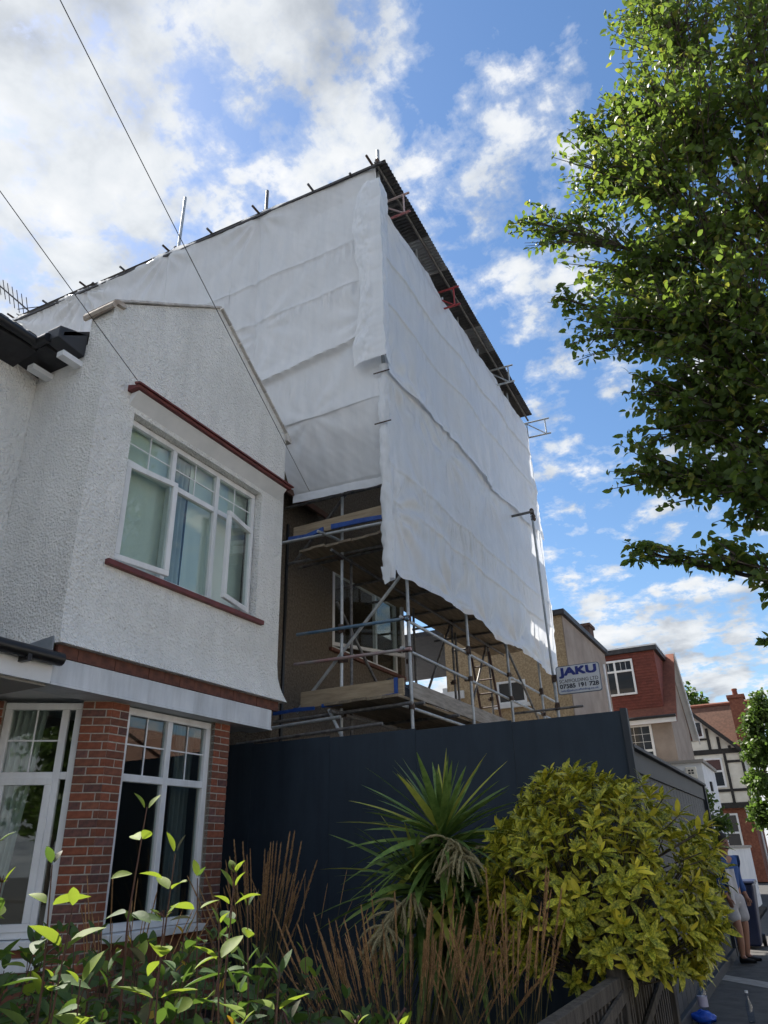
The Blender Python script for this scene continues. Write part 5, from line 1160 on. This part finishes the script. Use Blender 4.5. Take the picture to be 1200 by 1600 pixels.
make_tree('garden_shrub', 'dark bushy shrub by the white extension and garden wall', (-2.35, 24.5, 0), None,
          [((-2.45, 24.2, 2.7), (.45, .5, .5), 420), ((-2.15, 24.2, 2.2), (.4, .45, .5), 420), ((-2.4, 24.2, 1.8), (.5, .5, .5), 300)], [leaf_mesh('leaf', far_leaf, .12, .08, .2, .2, 2)], [far_leaf], 8, .05, keep=20)
make_tree('broadleaf_tree', 'small dark tree top behind the red tiled house', (-6.5, 60, 0), None, [((-6.0, 60, 12.3), (1.2, 1.2, .9), 300), ((-5.2, 60, 11.5), (1, 1, .8), 300)], fl, [far_leaf], 9, .2, keep=10)

# ------------------------------------------------------------------ bin, bottles, person
bn = thing('wheelie_bin', 'dark navy wheelie bin on the pavement behind the person', 'bin', (-1.30, 15.9, 0))
def taper(o, w0, d0, w1, d1, z0, z1):
    x, y = o; mb = MB(); mb.add([(x-w0, y-d0, z0), (x+w0, y-d0, z0), (x+w0, y+d0, z0), (x-w0, y+d0, z0), (x-w1, y-d1, z1), (x+w1, y-d1, z1), (x+w1, y+d1, z1), (x-w1, y+d1, z1)],
        [(3, 2, 1, 0), (4, 5, 6, 7), (0, 1, 5, 4), (1, 2, 6, 5), (2, 3, 7, 6), (3, 0, 4, 7)]); return mb
taper((-1.36, 15.95), .21, .26, .28, .34, .04, 1.0).build('body', bin_m, bn, bevel=.03)
taper((-1.36, 15.95), .31, .38, .30, .36, 1.002, 1.05).build('lid', bin_m, bn, bevel=.015); MB().tube((-1.64, 16.34, .98), (-1.08, 16.34, .98), .02, 8).build('handle', bin_m, bn)
for x in (-1.60, -1.12): MB().tube((x-.03, 16.18, .1), (x+.03, 16.18, .1), .10, 14).build('wheel', black_plastic, bn)
bt = thing('water_bottle', 'clear plastic water bottle standing by the foot of the side hoarding', 'bottle', (-1.36, 9.40, 0))
MB().lathe((-1.36, 9.40, .0), [(.045, 0), (.05, .02), (.05, .09), (.047, .10), (.05, .11), (.05, .22), (.045, .25), (.02, .31), (.016, .33)], 16).build('body', clear_m, bt); MB().lathe((-1.36, 9.40, .331), [(.018, 0), (.018, .025)], 12).build('cap', white_paint, bt)
MB().lathe((-1.36, 9.40, .12), [(.0515, 0), (.0515, .09)], 16).build('label_band', M('bottle_label', (.42, .40, .50), rough=.5), bt)
bb = MB(); bb.grid(lambda u, v: V((-1.35+.12*math.cos(u*6.283)*math.sin(v*3.1416)*(1+.3*nz(u*6, v*5)), 9.22+.08*math.sin(u*6.283)*math.sin(v*3.1416), .055*(1-math.cos(v*3.1416))*(1+.35*nz(u*5, v*4, 3))+.0)), 36, 18)
tag(bb.build('blue_bag', blue_pl), 'crumpled bright blue plastic bag on the pavement beside the clear bottle', 'bag')
b2 = thing('glass_bottle', 'small dark bottle on the pavement away from the hoarding', 'bottle', (-.93, 9.45, 0)); MB().lathe((-.93, 9.45, 0), [(.033, 0), (.035, .02), (.035, .14), (.015, .2), (.014, .25)], 14).build('body', clear_m, b2); MB().lathe((-.93, 9.45, .25), [(.016, 0), (.016, .02)], 10).build('cap', white_paint, b2)

pe = thing('person', 'person in blue top and grey shorts standing on the pavement by the bin', 'person', (-1.25, 13.9, 0))
def skin(name, verts, edges, mat, parent, root=0, sub=2):
    me = bpy.data.meshes.new(name); og = o_of(parent); me.from_pydata([tuple(V(v[0])-og) for v in verts], edges, []); me.materials.append(mat)
    o = bpy.data.objects.new(name, me); COL.objects.link(o); o.parent = parent
    o.modifiers.new('skin', 'SKIN'); 
    for i, v in enumerate(verts):
        r_ = v[1]; r_ = r_ if isinstance(r_, tuple) else (r_, r_); me.skin_vertices[0].data[i].radius = r_; me.skin_vertices[0].data[i].use_root = (i == root)
    o.modifiers['skin'].use_smooth_shade = True; s_ = o.modifiers.new('sub', 'SUBSURF'); s_.levels = sub; s_.render_levels = sub; return o
PO_ = V((-1.30, 13.9, 0)); fd = V((.80, -.60, 0)); sd = V((.60, .80, 0))   # facing direction, his left side
def pp(f, s_, z): return PO_+fd*f+sd*s_+Z*z
bv = [(pp(0, 0, .95), (.14, .11)), (pp(.01, 0, 1.15), (.13, .10)), (pp(.02, 0, 1.36), (.15, .10)), (pp(.01, 0, 1.47), (.06, .06)), (pp(.03, 0, 1.56), (.055, .06)), (pp(.05, 0, 1.65), (.085, .10)), (pp(.04, 0, 1.75), (.06, .07)),
      (pp(0, .10, .90), .10), (pp(.04, .11, .50), .062), (pp(.0, .11, .28), .055), (pp(-.02, .11, .09), .04), (pp(.10, .12, .035), .035),
      (pp(0, -.10, .90), .10), (pp(.10, -.10, .50), .062), (pp(.10, -.11, .28), .055), (pp(.08, -.11, .09), .04), (pp(.20, -.12, .035), .035),
      (pp(.0, .19, 1.40), .062), (pp(-.03, .24, 1.12), .046), (pp(.06, .24, .90), .032), (pp(.09, .235, .83), (.035, .02)),
      (pp(.0, -.19, 1.40), .062), (pp(.02, -.25, 1.12), .046), (pp(.12, -.22, .90), .032), (pp(.15, -.21, .83), (.035, .02))]
nh0 = len(bv); bv += [(pp(.145, 0, 1.635), .016), (pp(.04, .085, 1.65), (.012, .022)), (pp(.04, -.085, 1.65), (.012, .022)), (pp(.10, 0, 1.575), (.03, .022))]
be = [(5, nh0), (5, nh0+1), (5, nh0+2), (5, nh0+3), (0, 1), (1, 2), (2, 3), (3, 4), (4, 5), (5, 6), (0, 7), (7, 8), (8, 9), (9, 10), (10, 11), (0, 12), (12, 13), (13, 14), (14, 15), (15, 16), (2, 17), (17, 18), (18, 19), (19, 20), (2, 21), (21, 22), (22, 23), (23, 24)]
for h in (20, 24):
    hp = bv[h][0]
    for k in range(5):
        off = (k-2)*.018; i0 = len(bv)
        if k == 4: pts = [hp+fd*.03+Z*.03, hp+fd*.055-Z*.0, hp+fd*.06-Z*.035]
        else: pts = [hp+fd*(off+.01)-Z*.02, hp+fd*(off+.014)-Z*.06, hp+fd*(off+.01)-Z*(.085-.008*abs(k-1.5))-sd*.012*(1 if h == 20 else -1)]
        bv += [(q, .009) for q in pts]; be += [(i0, i0+1), (i0+1, i0+2), (h, i0)]
skin('body', bv, be, skin_m, pe)
skin('shirt', [(pp(0, 0, .90), (.175, .135)), (pp(.01, 0, 1.15), (.165, .13)), (pp(.02, 0, 1.36), (.18, .125)), (pp(.01, 0, 1.46), (.09, .08)), (pp(.0, .19, 1.41), .082), (pp(-.03, .24, 1.12), .065), (pp(.05, .24, .93), .05), (pp(.0, -.19, 1.41), .082), (pp(.02, -.25, 1.12), .065), (pp(.11, -.22, .93), .05)],
     [(0, 1), (1, 2), (2, 3), (2, 4), (4, 5), (5, 6), (2, 7), (7, 8), (8, 9)], shirt_m, pe)
skin('shorts', [(pp(0, 0, .98), (.165, .13)), (pp(0, 0, .86), (.17, .13)), (pp(0, .10, .78), .125), (pp(.03, .115, .52), .115), (pp(.0, -.10, .78), .125), (pp(.07, -.105, .52), .115)], [(0, 1), (1, 2), (2, 3), (1, 4), (4, 5)], shorts_m, pe)
for k_ in (-1, 1): MB().lathe(pp(.128, .034*k_, 1.655), [(.002, -.008), (.010, -.003), (.010, .003), (.002, .008)], 8).build('eye', hair_m, pe)
MB().box(0, 0, 0, 0, 0, 0) if False else None
MB().tube(pp(.128, -.028, 1.59), pp(.128, .028, 1.59), .006, 6).build('mouth', M('lip', (.22, .08, .07), rough=.6), pe)
def shoe(p): 
    mb = MB(); mb.grid(lambda u, v: V(p)+fd*(-.07+.27*v)+sd*(.047*math.cos(u*6.283)*math.sin(.25+v*2.6)**.5)+Z*(.045+(.05*(1-.55*v))*math.sin(u*6.283)-(.045-.05*.2)*(0)), 16, 10); return mb.build('shoe', shoe_m, pe)
shoe(pp(0, .115, .006)); shoe(pp(.10, -.115, .006))
MB().grid(lambda u, v: pp(.035+.098*math.cos(u*6.283)*math.sin(v*2.0)-.012, .092*math.sin(u*6.283)*math.sin(v*2.0), 1.70+.115*math.cos(v*2.0)), 24, 10).build('hair', hair_m, pe)
MB().grid(lambda u, v: pp(.165+.012*math.sin(u*9)-.05*u, -.19+.24*u-.02*v, .80+.48*v), 16, 10).build('apron', M('pale_apron', (.40, .40, .42), (.50, .50, .52), scale=6, rough=.9, bump=.4, bscale=12), pe)

# ------------------------------------------------------------------ wires and aerial
def wire(p, q, ext, label, r=.0042):
    p, q = V(p), V(q); d = (q-p); pts = [p+d*t-Z*(.10*math.sin(min(1, t/ext)*3.1416)) for t in [i*ext/30 for i in range(31)]]
    tag(MB().path(pts, [r]*31, 6).build('overhead_cable', wire_m), label, 'cable')
wire((-5.42, 4.60, 6.40), (-5.16, 2.54, 7.20), 3.5, 'black overhead cable fixed to the end of the red window hood')
wire((-5.53, 8.17, 6.62), (-3.51, 1.8, 7.45), 2.2, 'black overhead cable crossing in front of the flank sheeting')
ae = thing('tv_aerial', 'metal television aerial on a mast behind the flank sheeting', 'aerial', (-20, 12, 14))
MB().tube((-20.06, 12, 13), (-20.06, 12, 19.15), .03, 8).build('mast', aerial_m, ae)
a0, a1 = V((-23.2, 11.5, 22.3)), V((-19.9, 12, 19.0)); MB().tube(a0, a1, .028, 8).build('boom', aerial_m, ae)
for i in range(12):
    p = a0.lerp(a1, i/12); l = .28+.02*i; MB().tube(p-V((.5, -.6, .45))*l, p+V((.5, -.6, .45))*l, .014, 6).build('element', aerial_m, ae)
for k in (-1, 1): MB().tube(a1+V((-.35, -.35, .1*k)), a1+V((.35, .35, .5*k)), .016, 6).build('reflector', aerial_m, ae)
